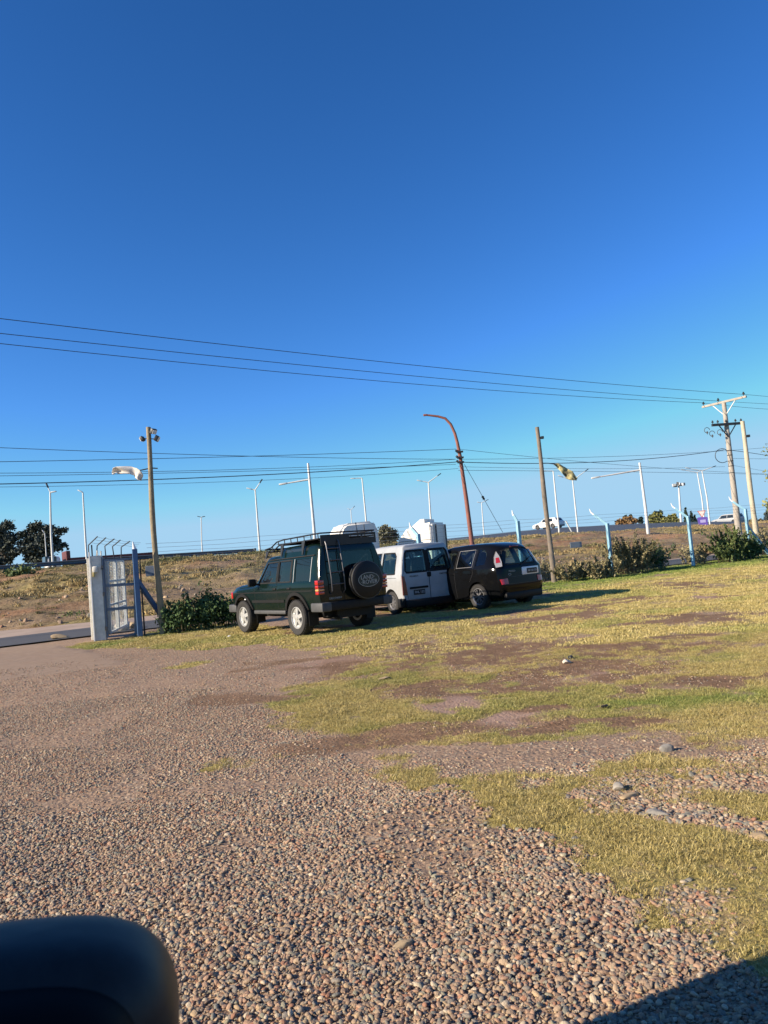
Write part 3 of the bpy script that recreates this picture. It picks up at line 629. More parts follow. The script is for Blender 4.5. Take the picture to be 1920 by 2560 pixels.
            for i in range(len(L)-1):
                for k in range(4): fs.append((i*4+k, i*4+(k+1) % 4, i*4+4+(k+1) % 4, i*4+4+k))
            if len(L) > 1: fs += [(0, 1, 2, 3), tuple(4*(len(L)-1)+k for k in (3, 2, 1, 0))]; mb.add(vs, fs)
        return mb.build(name, mt, parent or s.root)
def wheel(root, x, y, r, wd, rim_r, rim_mat, spokes=5, style='alloy'):
    sg = 1 if y > 0 else -1
    h = bpy.data.objects.new('wheel', None); col.objects.link(h); h.parent = root; h.location = (x, y, r)
    if sg < 0: h.rotation_euler = (0, 0, math.pi)
    w2 = wd/2
    t = MB().lathe([(rim_r, -w2*.9), (rim_r+.02, -w2*.98), (r*.93, -w2), (r*.985, -w2*.8), (r, -w2*.5), (r, w2*.5), (r*.985, w2*.8), (r*.93, w2), (rim_r+.02, w2*.98), (rim_r, w2*.9)], 36, 'y', closed=True)
    for k in range(40):
        a = 2*math.pi*k/40
        for q in (-.5, .5): t.box((math.cos(a)*(r+.001), q*w2*.9, math.sin(a)*(r+.001)), (.012, w2*.8, .022), Matrix.Rotation(-a, 3, 'Y'))
    t.build('tyre', M['rubber'], h, 50)
    d = MB().lathe([(rim_r, w2*.9), (rim_r-.012, w2*.92), (rim_r-.028, w2*.75), (rim_r-.034, -w2*.8), (rim_r-.05, -w2*.8), (rim_r-.05, -w2*.85), (rim_r, -w2*.85)], 36, 'y', closed=True)
    yo = w2*.62
    if style == 'dish':        # pressed alloy with a ring of openings round a raised centre
        for k in range(spokes):
            a = 2*math.pi*k/spokes+.3
            d.beam((math.cos(a)*.03, yo+.01, math.sin(a)*.03), (math.cos(a)*(rim_r-.03), yo*.95, math.sin(a)*(rim_r-.03)), .045, rim_r*.36, up=(-math.sin(a), 0, math.cos(a)))
        d.lathe([(rim_r-.022, yo*.6), (rim_r-.028, yo+.012), (rim_r*.66, yo-.004), (rim_r*.64, yo*.5)], 36, 'y', closed=True)
        d.lathe([(.012, yo+.045), (.045, yo+.04), (.06, yo+.012), (.085, yo), (.08, yo*.4)], 20, 'y')
    else:
        for k in range(spokes):
            for e in (-.10, .10):
                a = 2*math.pi*k/spokes+e; a2 = 2*math.pi*k/spokes+e*2.0
                d.beam((math.cos(a)*.04, yo, math.sin(a)*.04), (math.cos(a2)*(rim_r-.02), yo, math.sin(a2)*(rim_r-.02)), .02, .026, up=(-math.sin(a), 0, math.cos(a)))
        d.lathe([(.01, yo+.02), (.05, yo+.015), (.06, yo-.02)], 20, 'y')
    d.build('rim', rim_mat, h, 40)
    MB().lathe([(rim_r-.04, -w2*.5), (rim_r-.045, -w2*.2)], 28, 'y').build('brake', M['black_plastic'], h, 40)
    return h
def seats(root, rows, w_=.5):
    for (x, z0) in rows:
        for y in (-.36, .36):
            mb = MB(); mb.box((x, y, z0), (.5, w_, .14), None, .04); mb.box((x-.26, y, z0+.33), (.14, w_-.04, .6), Matrix.Rotation(-.2, 3, 'Y'), .05)
            mb.box((x-.36, y, z0+.74), (.09, .26, .17), None, .04); mb.build('seat', M['seat'], root, 40)
def plate(root, loc, rotz, w_, h_, base, ink, txt, size, tilt=0, mirror=False):
    q = MB().box((0, 0, 0), (.012, w_, h_), None).build('number_plate', base, root); q.location = loc; q.rotation_euler = (0, tilt, rotz)
    tm = text_mesh(txt, size, ink, .002)
    tm.transform(Matrix(((0, 0, -1, -.0085), (-1, 0, 0, 0), (0, 1, 0, 0), (0, 0, 0, 1)))); link('lettering', tm, q); return q
def rear_text(car, name, txt, size, y, z, mt, off=.004, parent=None, sx=1, xfix=None):
    """lettering on the rear face, read from behind"""
    h = Vector((xfix, y, z)) if xfix is not None else car.hit('B', y, z)
    tm = text_mesh(txt, size, mt, .003); tm.transform(Matrix(((0, 0, -1, h.x-off), (-sx, 0, 0, y), (0, 1, 0, z), (0, 0, 0, 1)))); return link(name, tm, parent or car.root)

# --- dark green off-road wagon ------------------------------------------------
def place(rear_left, heading, wheelbase, track):
    """root position/rotation from the ground point under the rear left wheel"""
    h = Vector((-math.sin(heading), math.cos(heading), 0)); rt = Vector((math.cos(heading), math.sin(heading), 0))
    return rear_left + h*(wheelbase/2) + rt*(track/2), math.pi/2+heading
loc, rz = place(G(757, 1588), R(37), 2.54, 1.56)
dis = thing('offroad_wagon', 'dark green off-road wagon with black roof rack and covered spare wheel at its rear', 'car', loc, rz)
ST = [(1.98, .62, .96, .9, .70, .74, .70, .05), (1.93, .56, 1.04, .98, .80, .83, .78, .06), (1.82, .52, 1.08, 1.0, .84, .875, .80, .07), (1.5, .50, 1.13, 1.02, .85, .885, .82, .08), (.70, .50, 1.17, 1.06, .85, .885, .82, .08),
      (.60, .50, 1.20, 1.08, .85, .885, .80, .06), (.36, .50, 1.48, 1.10, .85, .885, .76, .07), (.14, .50, 1.71, 1.10, .85, .885, .735, .08), (.04, .50, 1.745, 1.10, .85, .885, .73, .09), (-.42, .50, 1.76, 1.10, .85, .885, .73, .09),
      (-.60, .50, 1.925, 1.14, .85, .885, .72, .10), (-1.2, .50, 1.94, 1.14, .85, .885, .72, .10), (-2.02, .50, 1.92, 1.14, .85, .885, .72, .10), (-2.16, .50, 1.90, 1.14, .85, .88, .715, .10), (-2.21, .52, 1.87, 1.14, .82, .86, .69, .12), (-2.225, .60, 1.82, 1.14, .76, .80, .62, .14)]
def rk(x, y, z): return (.11*max(0, z-1.2) if x < -1.9 else 0)
car = Car(dis, ST, rk, M['green_paint'])
W1 = [(.47, 1.16), (.47, 1.20), (.10, 1.61), (-.40, 1.62), (-.40, 1.16)]; W2 = [(-.49, 1.16), (-.49, 1.62), (-1.05, 1.625), (-1.05, 1.16)]; W3 = [(-1.24, 1.16), (-1.24, 1.63), (-1.86, 1.63), (-1.86, 1.16)]
RW1 = [(-.62, 1.24), (.20, 1.24), (.20, 1.72), (-.56, 1.72)]; RW2 = [(.30, 1.26), (.60, 1.26), (.55, 1.72), (.30, 1.72)]; FW = [(-.68, 1.25), (.68, 1.25), (.60, 1.66), (-.60, 1.66)]
car.body([W1, W2, W3], [RW1, RW2], FW, [(1.27, .40, .47, .5), (-1.27, .40, .47, .5)], (-2.08, .48, .92))
for v in ('L', 'Rt'):
    for wn in (W1, W2, W3): car.patch('window', v, wn, -.012, M['glass_dark'])
    for wn in (W1, W2): car.strip('window_seal', v, [wn+[wn[0]]], .03, .003, M['black_plastic'])
    car.patch('roof_window', v, [(-.72, 1.80), (-.72, 1.86), (-1.70, 1.86), (-1.70, 1.80)], .003, M['glass_opaque'], thick=.01)
    car.strip('trim_strip', v, [[(1.78, .95), (-1.98, .95)]], .022, .006, M['black_plastic']); car.strip('rubbing_strip', v, [[(.78, .745), (-.76, .745)]], .06, .014, M['black_plastic'])
    car.strip('door_seam', v, [[(.62, 1.14), (.62, .6)], [(-.44, 1.66), (-.44, .57)], [(-.48, .57), (-.72, .57)], [(-1.10, 1.66), (-1.10, .98), (-1.0, .88)], [(.12, 1.65), (.52, 1.18), (.58, 1.12)]], .012, .0015, M['black_plastic'])
    car.strip('drip_rail', v, [[(.02, 1.67), (-2.0, 1.69)]], .02, .02, M['black_plastic'])
    car.strip('window_trim', v, [[(-.445, 1.15), (-.445, 1.64)], [(-1.09, 1.15), (-1.09, 1.64)]], .035, .004, M['black_plastic'])
    car.strip('window_trim', v, [[(-1.19, 1.14), (-1.19, 1.64)], [(-1.90, 1.14), (-1.90, 1.65)]], .018, .006, M['alloy'])
    sg = 1 if v == 'L' else -1
    for xx, zz in ((-.36, 1.015), (-1.0, 1.015)): MB().box((xx, sg*.892, zz), (.13, .03, .045), None, .01).build('door_handle', M['black_plastic'], dis, 40)
    mb = MB(); mb.box((.46, sg*1.02, 1.19), (.10, .20, .17), None, .035); mb.tube([(.42, sg*.84, 1.13), (.46, sg*.95, 1.16)], .025); mb.build('side_mirror', M['black_plastic'], dis, 40)
    for ax_ in (1.27, -1.27):       # wheel arch flares
        L = [(ax_+.50*math.cos(R(a)), .40+.50*math.sin(R(a))) for a in range(8, 174, 11)]; car.strip('arch_flare', v, [L], .07, .03, M['black_plastic'])
    MB().box((0, sg*.83, .495), (1.5, .09, .085), None, .02).build('sill', M['grey_plastic'], dis, 40)
    MB().box((-1.72, sg*.74, .36), (.012, .24, .30)).build('mud_flap', M['black_plastic'], dis)
    MB().box((.66, sg*.74, .36), (.012, .22, .22)).build('mud_flap', M['black_plastic'], dis)
    MB().box((1.13, sg*.890, .80), (.07, .012, .03), None, .003).build('side_badge', M['clear_lens'], dis)
    mb = MB().box((1.87, sg*.80, .90), (.14, .15, .17), None, .03); mb.build('turn_signal', M['red_lens'], dis, 40)
    # tail light wraps the corner
    q = thing_part = bpy.data.objects.new('tail_light', None); col.objects.link(q); q.parent = dis
    for z0, z1, mm in ((1.06, 1.16, 'red_lens'), (.985, 1.055, 'red_lens'), (.93, .98, 'amber_lens'), (.86, .925, 'red_lens')):
        MB().box((-2.165, sg*.815, (z0+z1)/2), (.125, .155, z1-z0-.004), None, .012).build('lens', M[mm], q, 40)
car.patch('rear_window', 'B', RW1, -.012, M['glass_dark']); car.patch('rear_window', 'B', RW2, -.012, M['glass_dark']); car.patch('windscreen', 'Fr', FW, -.012, M['glass_dark'])
car.strip('tailgate_seam', 'B', [[(.26, 1.78), (.26, .62)], [(-.70, 1.78), (-.76, .62)]], .012, .0015, M['black_plastic'])
mb = MB(); mb.box((-2.27, 0, .60), (.15, 1.36, .18), None, .025); mb.box((-2.20, 0, .60), (.1, 1.5, .12)); rb_ = mb.build('rear_bumper', M['black_plastic'], dis, 40)
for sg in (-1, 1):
    mb = MB(); mb.box((-2.12, sg*.845, .60), (.46, .12, .19), None, .03); mb.box((-2.27, sg*.76, .60), (.16, .20, .19), None, .03); mb.build('bumper_corner_lit', M['grey_plastic'], rb_, 40)  # corners greyer than the black middle: sunlight on the bumper put into the colour
mb = MB(); mb.box((2.02, 0, .58), (.14, 1.56, .20), None, .03)
for sg in (-1, 1): mb.box((1.86, sg*.84, .58), (.42, .11, .19), None, .03)
mb.build('front_bumper', M['grey_plastic'], dis, 40)
mb = MB(); mb.box((1.985, 0, .85), (.03, .9, .16), None, .01); mb.build('grille', M['black_plastic'], dis)
mb = MB(); mb.box((0, 0, .44), (3.8, 1.0, .16)); mb.tube([(-1.27, -.7, .38), (-1.27, .7, .38)], .06); mb.tube([(1.27, -.7, .38), (1.27, .7, .38)], .06); mb.box((-1.9, -.1, .42), (.3, .9, .2)); mb.tube([(-1.5, .35, .35), (-2.25, .4, .33)], .035); mb.build('chassis', M['black_plastic'], dis)
# spare wheel with soft cover
sp = MB().lathe([(.05, -.30), (.35, -.295), (.385, -.27), (.395, -.20), (.39, -.09), (.36, -.05), (.1, -.04)], 40, 'x', (-2.21, -.20, 1.08)).build('spare_wheel', M['vinyl'], dis, 35)
mb = MB()
for hh in (-.26, -.16): mb.lathe([(.388, hh-.01), (.402, hh-.005), (.402, hh+.005), (.388, hh+.01)], 40, 'x', (-2.21, -.20, 1.08), closed=True)
mb.build('cover_piping', M['grey_plastic'], sp, 40)
def oval(rx_, rz_, x, cy0, cz0, n=40): return [(x, cy0+rx_*math.cos(2*math.pi*k/n), cz0+rz_*math.sin(2*math.pi*k/n)) for k in range(n)]
xe = -2.21-.300
MB().prism(oval(.27, .15, xe, -.20, 1.08), (-.004, 0, 0)).build('emblem', M['emblem_green'], sp)
a = oval(.27, .15, xe-.0045, -.20, 1.08); b = oval(.260, .141, xe-.0045, -.20, 1.08); mb = MB(); n_ = len(a)
mb.add(a+b, [(k, (k+1) % n_, n_+(k+1) % n_, n_+k) for k in range(n_)]); mb.build('emblem_ring', M['emblem_line'], sp)
rear_text(car, 'lettering', 'LAND·', .125, -.175, 1.13, M['emblem_line'], .004, sp, xfix=xe-.003); rear_text(car, 'lettering', '·ROVER', .125, -.205, 1.03, M['emblem_line'], .004, sp, xfix=xe-.003)
rear_text(car, 'lettering', 'DISCOVERY', .06, .48, .76, M['emblem_line'])
# ladder
mb = MB(); lx = [car.hit('B', .60, z).x-.07 for z in (1.7, 1.3)]
for y in (.60, .28): mb.tube([(-2.05, y, 1.98), (-2.17, y, 1.97), (-2.21, y, 1.88), (-2.27, y, 1.55), (-2.31, y, 1.2), (-2.31, y, .92), (-2.23, y, .85)], .013)
for z in (1.05, 1.30, 1.55, 1.80): mb.tube([(-2.31+max(0, z-1.2)*.145, .60, z), (-2.31+max(0, z-1.2)*.145, .28, z)], .012)
mb.build('ladder', mat('ladder_metal', (.10, .10, .11), .35, .6), dis, 40)
# roof rack: rear full-height tray, lower front tray, side rails, brackets
rr = thing_r = bpy.data.objects.new('roof_rack', None); col.objects.link(rr); rr.parent = dis
mb = MB()
for sg in (-1, 1):
    top = [(.32, sg*.68, 1.93), (-.02, sg*.70, 1.96), (-.30, sg*.70, 2.07), (-.6, sg*.70, 2.10), (-2.15, sg*.70, 2.13)]; mb.tube(top, .016)
    bot = [(.30, sg*.68, 1.86), (-.1, sg*.70, 1.87), (-.4, sg*.70, 1.99), (-2.12, sg*.70, 2.02)]; mb.tube(bot, .016)
    for i in range(9):
        x = .2-i*.285; zt = np.interp(-x, [-.32, .02, .30, .6, 2.15], [1.93, 1.96, 2.07, 2.10, 2.13]); zb_ = np.interp(-x, [-.3, .1, .4, 2.12], [1.86, 1.87, 1.99, 2.02]); mb.tube([(x, sg*.695, float(zb_)), (x, sg*.70, float(zt))], .011)
for x, z in ((.32, 1.93), (-2.15, 2.13)): mb.tube([(x, -.69, z), (x, .69, z)], .016)
mb.build('rail', M['rack'], rr, 40)
mb = MB()
for i in range(12):
    x = .25-i*.21; z = float(np.interp(-x, [-.3, .1, .4, 2.12], [1.86, 1.87, 1.99, 2.02])); mb.box((x, 0, z), (.03, 1.40, .022))
mb.box((-1.2, 0, 2.018), (1.85, 1.36, .008)); mb.build('tray', M['rack'], rr)
for x, zt in ((.10, 1.88), (-.62, 2.0), (-1.55, 2.02)):
    for sg in (-1, 1):
        mb = MB(); mb.prism([(x-.07, sg*.745, zt), (x+.07, sg*.745, zt), (x+.02, sg*.80, 1.72), (x-.02, sg*.80, 1.72)], (0, -sg*.02, 0)); mb.beam((x, sg*.735, zt-.01), (x, sg*.64, zt-.01), .04, .03); mb.build('bracket', M['rack'], rr)
mb = MB(); mb.box((-2.15, -.02, 2.065), (.02, 1.42, .05)); mb.box((-2.15, -.02, 1.925), (.02, 1.42, .13)); mb.box((-2.15, .33, 2.015), (.02, .72, .05)); mb.box((-2.15, -.36, 2.015), (.02, .03, .05)); mb.box((-2.15, -.71, 2.015), (.02, .04, .05)); mb.build('rear_panel', M['rack'], rr)
MB().tube([(-2.05, -.35, 2.02), (-1.98, -.35, 2.32)], .008, 6).add([(-2.07, -.31, 2.02), (-2.07, -.30, 2.02), (-2.0, -.345, 2.33), (-2.0, -.355, 2.33)], [(0, 1, 2, 3)]).build('antenna', M['rack'], dis)
for sx in (1.27, -1.27):
    for sg in (-1, 1): wheel(dis, sx, sg*.78, .385, .26, .235, M['alloy'], 5, 'dish')
seats(dis, [(-.05, .94), (-.95, .96)])

# --- silver white van ---------------------------------------------------------
vh = R(29)
def along(px, py, dist=0): return G(px, py)
vrl = P(1003, 1440, 19.6); vrl.z = 0
h_ = Vector((-math.sin(vh), math.cos(vh), 0)); r_ = Vector((math.cos(vh), math.sin(vh), 0))
# rear left body corner at vrl -> centre of the wheelbase
van_c = vrl + r_*.84 + h_*1.95
van = thing('van', 'silver white van with dark twin rear doors between the green and the black car', 'van', van_c, math.pi/2+vh)
ST = [(2.14, .38, .72, .6, .62, .66, .6, .05), (2.05, .26, .86, .72, .74, .78, .7, .07), (1.8, .22, .98, .85, .80, .85, .76, .08), (1.3, .22, 1.08, .95, .82, .86, .76, .09), (1.12, .22, 1.16, 1.0, .82, .86, .76, .08), (.78, .22, 1.45, 1.02, .82, .86, .72, .09),
      (.40, .22, 1.70, 1.04, .82, .86, .68, .11), (.1, .22, 1.77, 1.04, .82, .86, .68, .12), (-.6, .22, 1.80, 1.04, .82, .86, .68, .12), (-1.6, .22, 1.80, 1.04, .82, .86, .69, .12), (-1.86, .22, 1.79, 1.04, .82, .86, .69, .12), (-1.93, .24, 1.78, 1.04, .805, .85, .68, .12), (-1.95, .27, 1.75, 1.04, .785, .83, .66, .12)]
def rk(x, y, z): return (.13*max(0, z-1.0) if x < -1.5 else 0)
car = Car(van, ST, rk, M['silver_paint'])
V1 = [(1.0, 1.10), (.55, 1.47), (.25, 1.60), (.12, 1.60), (.12, 1.08)]; V2 = [(.02, 1.08), (.02, 1.60), (-.78, 1.61), (-.78, 1.06)]; V3 = [(-.90, 1.05), (-.90, 1.61), (-1.52, 1.60), (-1.62, 1.5), (-1.62, 1.05)]
E1 = [(.045, 1.07), (.67, 1.07), (.705, 1.12), (.635, 1.57), (.585, 1.63), (.045, 1.63)]; E2 = [(-y, z) for y, z in E1[::-1]]; FW = [(-.66, 1.2), (.66, 1.2), (.56, 1.62), (-.56, 1.62)]
car.body([V1, V2, V3], [E1, E2], FW, [(1.345, .30, .37, .5), (-1.345, .30, .37, .5)], (-1.84, 1.0, .74))
for v in ('L', 'Rt'):
    sg = 1 if v == 'L' else -1
    for wn in (V1, V2, V3): car.patch('window', v, wn, -.010, M['glass'])
    for wn in (V1, V2, V3): car.strip('window_seal', v, [wn+[wn[0]]], .035, .004, M['black_plastic'])
    car.strip('rubbing_strip', v, [[(.95, .55), (-.92, .55)]], .08, .012, M['grey_plastic']); car.strip('door_seam', v, [[(.06, 1.65), (.06, .3)], [(-.82, 1.65), (-.82, .3)], [(1.02, 1.02), (1.0, .3)], [(-.82, .95), (-1.7, .95)]], .01, .0015, M['black_plastic'])
    mb = MB(); mb.box((.86, sg*.98, 1.12), (.10, .2, .15), None, .03); mb.tube([(.84, sg*.82, 1.06), (.86, sg*.92, 1.09)], .02); mb.build('side_mirror', M['black_plastic'], van, 40)
    MB().box((-.72, sg*.868, .93), (.16, .025, .04), None, .01).build('door_handle', M['black_plastic'], van, 40)
    car.patch('tail_light', 'B', [(sg*.70, .50), (sg*.83, .50), (sg*.835, 1.0), (sg*.77, .98), (sg*.73, .8)], .022, M['dull_red'], thick=.06)
car.strip('window_seal', 'B', [E1+[E1[0]], E2+[E2[0]]], .05, .004, M['black_plastic']); car.strip('door_pillar', 'B', [[(0, 1.62), (0, 1.06)]], .12, .005, M['black_plastic'])
for e in (E1, E2): car.patch('rear_window', 'B', e, -.010, M['glass'])
car.patch('windscreen', 'Fr', FW, -.010, M['glass'])
car.strip('door_seam', 'B', [[(0, 1.06), (0, .34)]], .016, .002, M['black_plastic']); car.strip('door_seam', 'B', [[(.72, 1.65), (.76, 1.05), (.70, .5), (.66, .34)], [(-.72, 1.65), (-.76, 1.05), (-.70, .5), (-.66, .34)]], .01, .0015, M['grey_plastic'])
car.strip('door_crease', 'B', [[(.68, .86), (.02, .86)], [(-.02, .86), (-.68, .86)]], .012, .004, M['silver_paint'])
hx = car.hit('B', 0, .97).x
MB().box((hx-.012, .0, .98), (.03, .12, .13), None, .02).build('door_handle', M['black_plastic'], van, 40)
rear_text(car, 'lettering', 'PEUGEOT', .062, .46, .965, M['ink'], sx=1); rear_text(car, 'lettering', 'PARTNER', .062, -.46, .965, M['ink'])
hx = car.hit('B', .3, .52).x
MB().box((hx-.012, .34, .665), (.03, .56, .055), None, .015).build('plate_light_bar', M['black_plastic'], van, 40)
plate(van, (hx-.012, .34, .545), 0, .34, .13, M['ink'], M['plate_ink_white'], 'FHL 132', .085)
mb = MB(); mb.box((-1.96, 0, .27), (.16, 1.60, .20), None, .04)
for sg in (-1, 1): mb.box((-1.80, sg*.80, .30), (.34, .10, .24), None, .03)
mb.build('rear_bumper', M['black_plastic'], van, 40)
mb = MB(); mb.box((2.1, 0, .36), (.16, 1.5, .22), None, .04); mb.build('front_bumper', M['grey_plastic'], van, 40)
MB().box((0, 0, .24), (3.4, 1.1, .12)).build('chassis', M['black_plastic'], van)
MB().tube([(-.6, -.4, 1.8), (-.85, -.4, 2.0)], .005, 6).build('antenna', M['rack'], van)
for sx in (1.345, -1.345):
    for sg in (-1, 1): wheel(van, sx, sg*.74, .30, .18, .18, M['alloy_dark'], 7)
seats(van, [(.25, .80), (-.60, .82)])

# --- black people carrier -----------------------------------------------------
loc, rz = place(G(1206, 1522), R(36), 2.54, 1.50)
blk = thing('minivan', 'black rounded people carrier with white number plate and tall clear tail lights', 'car', loc, rz)
ST = [(2.02, .36, .66, .56, .56, .60, .54, .05), (1.95, .26, .80, .66, .68, .74, .66, .07), (1.75, .22, .92, .78, .77, .83, .74, .08), (1.3, .20, 1.03, .9, .81, .86, .76, .10), (1.1, .20, 1.10, .95, .81, .865, .76, .09), (.65, .20, 1.38, .98, .81, .865, .72, .10),
      (.25, .20, 1.56, 1.0, .81, .865, .66, .13), (-.1, .20, 1.62, 1.0, .81, .865, .64, .15), (-.7, .20, 1.64, 1.01, .81, .865, .63, .16), (-1.3, .20, 1.63, 1.02, .81, .865, .62, .17), (-1.62, .21, 1.60, 1.02, .81, .86, .60, .18), (-1.82, .22, 1.55, 1.02, .79, .84, .56, .20), (-1.94, .24, 1.50, 1.02, .74, .79, .50, .22), (-2.0, .28, 1.44, 1.0, .66, .70, .42, .22), (-2.02, .34, 1.38, .98, .56, .58, .34, .2)]
def rk(x, y, z):
    t = min(1, max(0, (-1.1-x)/.8)); return t*(.20*max(0, z-.95)-.05*math.exp(-((z-.5)/.18)**2))
car = Car(blk, ST, rk, M['black_paint'])
C1 = [(.80, 1.09), (.45, 1.33), (.15, 1.45), (-.38, 1.48), (-.38, 1.06)]; C2 = [(-.50, 1.06), (-.50, 1.49), (-1.10, 1.50), (-1.10, 1.07)]; C3 = [(-1.22, 1.08), (-1.22, 1.50), (-1.40, 1.48), (-1.52, 1.36), (-1.55, 1.12)]
T1 = [(-.54, 1.07), (.54, 1.07), (.56, 1.2), (.46, 1.42), (.30, 1.48), (-.30, 1.48), (-.46, 1.42), (-.56, 1.2)]; FW = [(-.66, 1.16), (.66, 1.16), (.52, 1.50), (-.52, 1.50)]
car.body([C1, C2, C3], [T1], FW, [(1.27, .31, .38, .5), (-1.27, .31, .38, .5)], (-1.70, .98, .76))
for v in ('L', 'Rt'):
    sg = 1 if v == 'L' else -1
    for wn in (C1, C2, C3): car.patch('window', v, wn, -.010, M['glass_grey'])
    car.strip('window_trim', v, [C2+[C2[0]]], .014, .004, M['alloy_dark']); car.strip('door_seam', v, [[(-.44, 1.5), (-.44, .3)], [(-1.15, 1.5), (-1.15, .9), (-1.0, .7)], [(.85, 1.02), (.85, .3)]], .008, .0015, M['ink'])
    mb = MB(); mb.box((.86, sg*.97, 1.10), (.10, .2, .14), None, .04); mb.tube([(.84, sg*.82, 1.04), (.86, sg*.92, 1.08)], .02); mb.build('side_mirror', M['black_paint'], blk, 40)
    for xx in (-1.02, -.36): MB().box((xx+.02, sg*.872, .90), (.17, .025, .03), None, .01).build('door_handle', M['black_paint'], blk, 40)
    c0 = car.hit('B', sg*.70, 1.05); c1 = car.hit('B', sg*.62, 1.42); c1 = Vector((c0.x+.07, .67, 1.42)) if sg > 0 else Vector((c0.x+.16, -.58, 1.42)); td = Vector((.62, sg*.78, 0)).normalized(); no_ = Vector((-.78, sg*.62, 0)).normalized()
    def lamp(outline, off):
        mb = MB(); mb.prism([c0.lerp(c1, (z-1.05)/.37)+td*u+no_*off+Vector((0, 0, 0))*0 for u, z in outline], no_*-.16); return mb
    tl = lamp([(-.08, 1.04), (.08, 1.02), (.10, 1.15), (.08, 1.28), (.01, 1.42), (-.05, 1.30), (-.085, 1.15)], .07 if sg > 0 else -.005).build('tail_light', M['lamp_white'], blk, 40)
    lamp([(-.05, 1.14), (.06, 1.13), (.05, 1.26), (-.03, 1.27)], .075 if sg > 0 else .0).build('lens', M['red_lens'], tl, 40)
    car.patch('fog_light', 'B', [(sg*.52, .60), (sg*.72, .59), (sg*.74, .72), (sg*.53, .735)], .012, M['red_lens'], thick=.03, dens=.06)
car.patch('rear_window', 'B', T1, -.008, M['glass_grey'], dens=.08); car.patch('windscreen', 'Fr', FW, -.010, M['glass_grey'])
car.strip('window_seal', 'B', [T1+[T1[0]]], .03, .004, M['black_plastic'])
car.strip('tailgate_seam', 'B', [[(.54, 1.0), (.50, .76), (-.50, .76), (-.54, 1.0)], [(.66, .585), (-.66, .585)]], .010, .0015, M['ink'])
hx = car.hit('B', -.31, .88).x
MB().box((hx-.006, -.31, .875), (.03, .60, .20), None, .02).build('plate_holder', M['clear_lens'], blk, 40)
plate(blk, (hx-.026, -.36, .87), 0, .36, .125, M['ink'], M['plate_ink_white'], 'AB 132 CD', .065)
rear_text(car, 'lettering', 'PICASSO', .06, .33, .90, M['emblem_line']); rear_text(car, 'lettering', 'C3', .08, .42, .82, M['emblem_line'])
MB().box((car.hit('B', 0, 1.50).x-.0, 0, 1.515), (.03, .30, .022), None, .008).build('brake_light', M['dull_red'], blk, 40)
MB().tube([car.hit('B', -.1, 1.03)+Vector((-.02, .1, 0)), car.hit('B', -.3, 1.17)+Vector((-.03, 0, 0)), car.hit('B', -.42, 1.22)+Vector((-.02, 0, 0))], .010, 6).build('rear_wiper', M['ink'], blk)
mb = MB(); mb.box((-1.99, 0, .30), (.20, 1.30, .18), None, .05); mb.build('rear_bumper', M['black_plastic'], blk, 40)
MB().box((0, 0, .22), (3.3, 1.1, .12)).build('chassis', M['black_plastic'], blk)
MB().tube([(-.75, 0, 1.65), (-1.0, 0, 1.85)], .005, 6).build('antenna', M['rack'], blk)
for sx in (1.27, -1.27):
    for sg in (-1, 1): wheel(blk, sx, sg*.76, .315, .20, .215, M['alloy_dark'], 6)
seats(blk, [(.2, .78), (-.62, .80)], .46)

